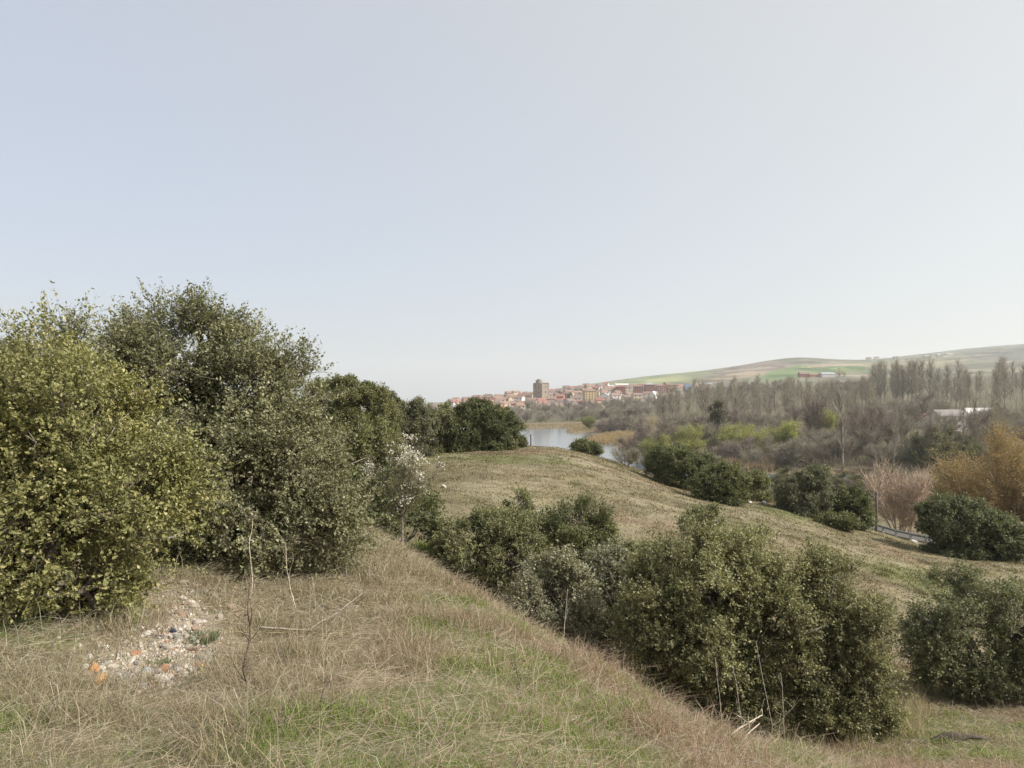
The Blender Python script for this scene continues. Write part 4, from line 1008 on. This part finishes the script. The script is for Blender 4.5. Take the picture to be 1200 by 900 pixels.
# reed beds round the pool
def reeds(poly, n, h, col, label):
    G = Geo(); rs = np.array([shore(*a) for a in poly]); lo, hi = rs.min(0), rs.max(0)
    p = lo + (hi - lo) * rng.random((n * 6, 2)); k = inpoly(p[:, 0], p[:, 1], [tuple(a) for a in rs]); p = p[k][:n]
    k = shore_dist(p[:, 0], p[:, 1]) > -1.0; p = p[k]; n = len(p)
    z = np.maximum(height(p[:, 0], p[:, 1]), WATER_Z - 0.1)
    strips(G, np.stack([p[:, 0], p[:, 1], z], -1), np.array([0, 0, 1.0]) + rng.normal(0, 0.16, (n, 3)), h * (0.6 + 0.6 * rng.random(n)), 0.22, rcol(col, n, rng), rng, bend=0.1)
    tag(G.build('reed_bed', M_GRASS), label, 'reeds', kind='stuff')
reeds([(663, 507.5), (668, 502), (690, 498), (740, 498), (770, 500), (770, 507), (735, 505.5)], 6000, 2.0, (0.34, 0.265, 0.175), 'tan reed spit reaching into the far end of the pool')
reeds([(735, 509), (700, 511), (686, 516), (700, 520.5), (735, 521.5), (760, 516)], 6000, 2.0, (0.36, 0.27, 0.165), 'tan reed island in the right of the pool')
reeds([(724, 527), (735, 521), (770, 524), (800, 540), (760, 536.5)], 3000, 2.2, (0.26, 0.19, 0.13), 'brown reed fringe under the trees at the right of the pool')
reeds([(850, 552), (905, 554.5), (915, 548), (880, 541), (845, 541)], 4000, 2.4, (0.34, 0.26, 0.185), 'pinkish tan reeds at the far waterline behind the oak pair')
reeds([(600, 501.5), (640, 502), (668, 502.5), (680, 500), (600, 500)], 1500, 1.6, (0.31, 0.25, 0.17), 'tan reed strip along the far shore of the pool')

# ------------------------------------------------------------------ town, farm, road
WINDOW = {}
def window_mesh(w, h):
    if (w, h) not in WINDOW:
        G = Geo(); box(G, -w / 2, w / 2, -0.08, 0.04, 0, h, (0.05, 0.05, 0.05)); WINDOW[(w, h)] = G.mesh('window', M_GLASS)
    return WINDOW[(w, h)]
def house(px, d, w, dp, h, wall, roof, label, group=None, rz=0.0, name='house', cat='house', kind='gable', nwin=2, storeys=1, pitch=0.32, dz=-0.6, chimney=False, door=False):
    o = thing(name, label, cat, at(px, d, dz), rz, group)
    G = Geo(); box(G, -w / 2, w / 2, -dp / 2, dp / 2, 0, h, wall)
    if kind == 'gable':
        rh = dp / 2 * pitch * 2
        G.add([(-w / 2, -dp / 2, h), (-w / 2, dp / 2, h), (-w / 2, 0, h + rh), (w / 2, -dp / 2, h), (w / 2, dp / 2, h), (w / 2, 0, h + rh)], wall, t=[(0, 2, 1), (3, 4, 5)])
    G.build('wall', M_WALL, o)
    G = Geo(); e = 0.5
    if kind == 'gable':
        rh = dp / 2 * pitch * 2; s = rh / (dp / 2); zt = 0.25
        v = []
        for xx in (-w / 2 - e, w / 2 + e):
            for (yy, zz) in ((-dp / 2 - e, h - e * s), (0, h + rh), (dp / 2 + e, h - e * s)):
                v += [(xx, yy, zz + 0.02), (xx, yy, zz + zt)]
        q = [(0, 6, 8, 2), (2, 8, 10, 4), (1, 3, 9, 7), (3, 5, 11, 9), (0, 1, 7, 6), (4, 10, 11, 5), (0, 2, 3, 1), (2, 4, 5, 3), (6, 7, 9, 8), (8, 9, 11, 10)]
        G.add(v, roof, q=q)
    elif kind == 'hip':
        rh = dp / 2 * pitch * 2; k = min(w / 2 - 0.5, dp / 2)
        v = [(-w / 2 - e, -dp / 2 - e, h + .02), (w / 2 + e, -dp / 2 - e, h + .02), (w / 2 + e, dp / 2 + e, h + .02), (-w / 2 - e, dp / 2 + e, h + .02), (-w / 2 + k, 0, h + rh), (w / 2 - k, 0, h + rh)]
        G.add(v, roof, q=[(0, 1, 5, 4), (2, 3, 4, 5), (3, 2, 1, 0)], t=[(1, 2, 5), (3, 0, 4)])
    else:
        box(G, -w / 2 - e, w / 2 + e, -dp / 2 - e, dp / 2 + e, h + .02, h + 0.5, roof)
    rf = G.build('roof', M_ROOF, o)
    if chimney:
        G = Geo(); box(G, w * 0.2, w * 0.2 + 0.8, -0.4, 0.4, h, h + dp * pitch + 1.2, (0.4, 0.3, 0.25)); G.build('chimney', M_WALL, rf)
    wm = window_mesh(1.3, 1.5)
    for s in range(storeys):
        for i in range(nwin):
            b = link('window', wm, o); b.location = ((i + 0.5) / nwin * w - w / 2, -dp / 2 - 0.01, h / storeys * s + h / storeys * 0.35)
    if door:
        G = Geo(); box(G, -0.6, 0.6, -dp / 2 - 0.06, -dp / 2 + 0.04, 0, 2.4, (0.16, 0.10, 0.06)); G.build('door', M_WALL, o)
    return o

WHITE, CREAM, SAND, BRICK, GREYW = (0.70, 0.67, 0.62), (0.58, 0.50, 0.38), (0.46, 0.38, 0.28), (0.36, 0.17, 0.12), (0.45, 0.44, 0.43)
TERRA, RED, BROWN, GRO, WRO = (0.26, 0.175, 0.135), (0.29, 0.145, 0.115), (0.21, 0.155, 0.13), (0.32, 0.32, 0.33), (0.66, 0.65, 0.63)
CN = {WHITE: 'white', CREAM: 'cream', SAND: 'sandy', BRICK: 'brick-red', GREYW: 'grey'}; RN = {TERRA: 'terracotta', RED: 'bright red', BROWN: 'brown'}
HR = random.Random(21)
special = [(634, 1000, 16), (691, 960, 10), (707, 950, 8), (757, 1050, 36), (728, 900, 20), (729, 1250, 16), (675, 940, 10), (775, 960, 14)]
n = 0; rows = [830, 870, 910, 955, 1000, 1050, 1105, 1165, 1230]
for ri, d in enumerate(rows):
    px = 520 + HR.random() * 8
    while px < 800:
        px += HR.uniform(8, 15)
        dd = d + HR.uniform(-14, 14)
        if px > 800 or (px > 745 and d < 940) or (px < 560 and d < 900): continue
        if any(abs(px - a) < c * 0.75 + 5 and abs(dd - b) < 40 for a, b, c in special): continue
        if HR.random() < 0.12: continue
        wall = HR.choice([WHITE, WHITE, CREAM, CREAM, SAND, SAND, BRICK, GREYW]); roof = HR.choice([TERRA, TERRA, RED, BROWN, BROWN])
        zone = 'on the slope left of the castle' if px < 624 else ('close around the castle tower' if px < 655 else ('between castle and yellow block' if px < 684 else ('around the yellow block' if px < 722 else 'by the red apartment row')))
        st = 1 if 610 < px < 660 else HR.choice([1, 2, 2, 2])
        house(px, dd, HR.uniform(8, 14), HR.uniform(7, 10), 3.0 * st + HR.random(), wall, roof, '%s-walled house with %s roof %s' % (CN[wall], RN[roof], zone), '%s houses with %s roofs %s' % (CN[wall], RN[roof], zone), HR.uniform(-0.7, 0.7), nwin=2, storeys=st)
        n += 1
# castle tower
o = thing('castle_tower', 'massive old stone castle tower standing over the town', 'castle tower', at(634.5, 1000, -0.5))
TW = (0.30, 0.245, 0.195)
def prism(G, cx, cy, r, n, z0, z1, col, rot=0.0, taper=1.0):
    a = np.arange(n) * 2 * math.pi / n + rot
    v = [(cx + r * math.cos(t), cy + r * math.sin(t), z0) for t in a] + [(cx + r * taper * math.cos(t), cy + r * taper * math.sin(t), z1) for t in a]
    q = [(i, (i + 1) % n, n + (i + 1) % n, n + i) for i in range(n)]
    G.add(v + [(cx, cy, z1)], col, q=q, t=[(n + i, n + (i + 1) % n, 2 * n) for i in range(n)])
G = Geo(); v = [(-9.6, 3), (0.6, -6), (9.8, 1.5), (5, 11), (-6, 11)]
vv = [(a, b, 0) for a, b in v] + [(a * 0.97, b, 21) for a, b in v]
G.add(vv + [(0, 4, 21)], TW, q=[(i, (i + 1) % 5, 5 + (i + 1) % 5, 5 + i) for i in range(5)], t=[(5 + i, 5 + (i + 1) % 5, 10) for i in range(5)])
G.build('keep', M_TOWER, o)
G = Geo(); prism(G, -9.0, 3.2, 2.2, 10, 0, 22, TW); G.build('corner_turret', M_TOWER, o)
G = Geo(); prism(G, 8.9, 2.2, 1.6, 10, 0, 22.4, TW); G.build('corner_turret', M_TOWER, o)
G = Geo(); prism(G, -3.0, 3.5, 4.6, 12, 21, 26.2, (0.30, 0.26, 0.22)); prism(G, -3.0, 3.5, 2.4, 12, 26.2, 27.4, (0.30, 0.26, 0.22)); G.build('upper_turret', M_TOWER, o)
G = Geo()
for i in range(5):
    a, b = np.array(v[i]), np.array(v[(i + 1) % 5])
    for t in np.linspace(0.08, 0.92, 7):
        q = (a + (b - a) * t) * 0.95; box(G, q[0] - 0.5, q[0] + 0.5, q[1] - 0.5, q[1] + 0.5, 21.0, 22.3, TW)
G.build('parapet', M_TOWER, o)
for (x, yy, z) in ((-4.2, -1.9, 8), (-4.0, -2.0, 15), (5.5, -2.3, 9), (5.5, -2.3, 16)):
    w_ = link('window', window_mesh(1.2, 2.0), o); w_.location = (x, yy, z); w_.rotation_euler = (0, 0, -0.72 if x < 0 else 0.68)
# single buildings one can point at
house(691, 955, 15, 12, 12, (0.52, 0.40, 0.22), TERRA, 'yellow four-storey block in the middle of the town', rz=0.15, name='apartment_block', cat='apartment block', kind='hip', nwin=4, storeys=4, chimney=True)
house(708, 940, 11, 13, 6.5, WHITE, GRO, 'white house with a pale grey gable right of the yellow block', rz=1.35, nwin=2, storeys=2)
house(675, 930, 14, 9, 6, (0.72, 0.70, 0.66), BROWN, 'bright white house left of the yellow block', rz=-0.1, nwin=3, storeys=2)
for i, px in enumerate((727, 748, 761, 774, 787)):
    house(px, 1050 + 9 * i, 13.0, 12, (11, 10.5, 12.5, 11, 11.5)[i], ((0.34, 0.155, 0.12), (0.29, 0.155, 0.125), (0.25, 0.135, 0.11), (0.34, 0.19, 0.16), (0.36, 0.175, 0.12))[i], (RED, BROWN, GRO, TERRA, BROWN)[i],
          ('red brick block standing apart left of the apartment row', 'leftmost dull red block of the apartment row', 'darkest red block, second in the apartment row', 'pinkish red block, third in the apartment row', 'orange-red block at the right end of the apartment row')[i], None if i == 0 else 'red apartment row', 0.05 * i - 0.1, 'apartment_block', 'apartment block', 'hip', 4, 4, 0.25)
house(731, 1235, 30, 14, 5, WHITE, WRO, 'long white warehouse on the hill edge above the town', name='warehouse', cat='warehouse', rz=0.1, nwin=0, pitch=0.12)
house(716, 1220, 9, 9, 4, WHITE, WRO, 'small white shed left of the long warehouse', name='shed', cat='shed', nwin=1, pitch=0.12)
house(728, 830, 31, 9, 3.4, (0.52, 0.42, 0.33), BROWN, 'long low brown-roofed hall at the lower edge of the town', name='hall', cat='hall', rz=0.12, nwin=6, pitch=0.3)
house(714, 822, 5, 6, 4.4, WHITE, WRO, 'small white hut at the left end of the low hall', name='hut', cat='hut', nwin=1, kind='flat')
house(767, 900, 8, 8, 8, (0.78, 0.76, 0.72), WRO, 'white chapel-like house in front of the red apartment row', name='chapel', cat='chapel', rz=0.8, nwin=1, pitch=0.6, door=True)
house(779, 905, 20, 9, 3.6, (0.55, 0.36, 0.22), WRO, 'long orange-walled house with a pale roof right of the white chapel', name='house', rz=0.05, nwin=4, pitch=0.15)
house(806, 1100, 11, 10, 7, (0.35, 0.36, 0.38), (0.10, 0.13, 0.2), 'house with a dark blue roof right of the town', name='house', nwin=2, storeys=2, pitch=0.5, rz=0.3)
house(798, 1090, 14, 8, 3, WHITE, GRO, 'low white house left of the blue-roofed one', name='house', nwin=2)
house(827, 1240, 20, 8, 4, CREAM, GRO, 'cream farm building on the slope above the blue-roofed house', name='farm_building', cat='farm', nwin=3)
house(942, 1285, 17, 12, 6, (0.30, 0.13, 0.10), BROWN, 'dark red barn at the left end of the hill farm', name='barn', cat='barn', nwin=1)
house(955, 1280, 20, 10, 5, (0.45, 0.22, 0.16), TERRA, 'pale red farm building in the middle of the hill farm', name='farm_building', cat='farm', nwin=3, pitch=0.2)
house(969, 1275, 24, 12, 5.5, GREYW, GRO, 'long grey-roofed shed at the right end of the hill farm', name='shed', cat='shed', nwin=0, pitch=0.25, rz=0.15)
for i, (px, d) in enumerate(((1018, 2250), (1027, 2260), (1050, 2000), (1086, 1900), (1093, 1890), (1101, 1905), (1107, 1870), (1112, 1900))):
    house(px, d, HR.uniform(10, 17), 9, 4.5, HR.choice([WHITE, CREAM]), HR.choice([BROWN, GRO]), 'tiny pale house of the hamlet on the far right hillside', 'hamlet houses on the far hillside', nwin=0)
house(1112, 385, 18, 9, 7.5, (0.60, 0.58, 0.56), (0.22, 0.2, 0.19), 'tall white building behind the slim dark trees', name='house', nwin=4, storeys=2, rz=0.2, door=True)
house(1095, 395, 12, 9, 4.5, WHITE, RED, 'low white house with a red roof left of the tall white building', nwin=3, rz=0.1)
house(1128, 400, 17, 9, 5, (0.6, 0.5, 0.47), RED, 'pinkish house with a red roof right of the tall white building', nwin=3, rz=-0.1)
house(1147, 402, 16, 9, 6.5, WHITE, WRO, 'white house with a pale roof at the right of the white buildings', nwin=4, storeys=2)
house(1108, 330, 9, 7, 4, (0.6, 0.6, 0.58), WRO, 'small pale hut below the white buildings', name='hut', cat='hut', nwin=1, kind='flat')

# fence along the pale field, far right
o = thing('field_fence', 'long pale fence along the field at far right', 'fence', at(1140, 640))
lo = np.array(o.location)
pts = [at(px, 640 + (px - 1140) * -0.1) for px in np.linspace(1075, 1260, 24)]
G = Geo()
for zz in (0.7, 1.5): tube(G, np.array(pts) + [0, 0, zz] - lo, 0.14, 4, (0.5, 0.46, 0.4))
G.build('rail', M_METAL, o)
pm = Geo(); box(pm, -0.12, 0.12, -0.12, 0.12, -0.3, 1.8, (0.4, 0.36, 0.3)); pm = pm.mesh('post', M_BARK)
for q in pts: b = link('post', pm, o); b.location = q - lo

# road with its rail at the foot of the slope
edge = [at(px, d) for px, d in ((985, 53), (1020, 50.5), (1050, 49.2), (1085, 48), (1130, 47), (1200, 46), (1300, 45))]
G = Geo(); v = []; q = []
for i, e in enumerate(edge):
    v += [e + [0.1, 0.3, 0.05], e + [0.3, 2.2, 0.05], e + [0.5, 4.3, 0.04], e + [0.5, 4.4, -1.5], e + [0.1, 0.2, -1.5]]
for i in range(len(edge) - 1):
    for k in range(5): q.append((i * 5 + k, i * 5 + (k + 1) % 5, i * 5 + 5 + (k + 1) % 5, i * 5 + 5 + k))
G.add(v, (0.10, 0.097, 0.09), q=q)
tag(G.build('road', M_STONE), 'narrow grey road at the foot of the slope', 'road', kind='structure')
o = thing('guard_rail', 'grey metal guard rail along the road beside the wide dark oak', 'guard rail', edge[1])
lo = edge[1]
G = Geo(); rail = np.array(edge[1:5]) + [0, 0, 0.42] - lo
tube(G, rail, 0.08, 6, (0.17, 0.17, 0.165)); G.build('rail', M_STONE, o)
for t in np.linspace(0, 1, 7):
    j = t * 3 * 0.999; a = int(j); q = np.array(edge[1 + a]) + (np.array(edge[2 + a]) - edge[1 + a]) * (j - a)
    G = Geo(); box(G, -0.06, 0.06, -0.06, 0.06, -0.3, 0.45, (0.35, 0.35, 0.36)); b = G.build('post', M_METAL, o); b.location = q - lo
def post(px, d, h, r, label):
    o = thing('wooden_post', label, 'post', at(px, d))
    G = Geo(); tube(G, [(0, 0, -0.3), (0.01, 0, h * 0.5), (0, 0, h)], [r, r * 0.92, r * 0.85], 8, (0.14, 0.12, 0.10)); G.build('shaft', M_BARK, o, True)
    G = Geo(); prism(G, 0, 0, r * 1.2, 8, h, h + 0.06, (0.16, 0.15, 0.14)); G.build('cap', M_METAL, o)
post(1027, 47.5, 2.5, 0.09, 'upright wooden post at the left end of the road rail')
post(622, 60, 0.9, 0.06, 'thin short post on the ridge tip against the pool')
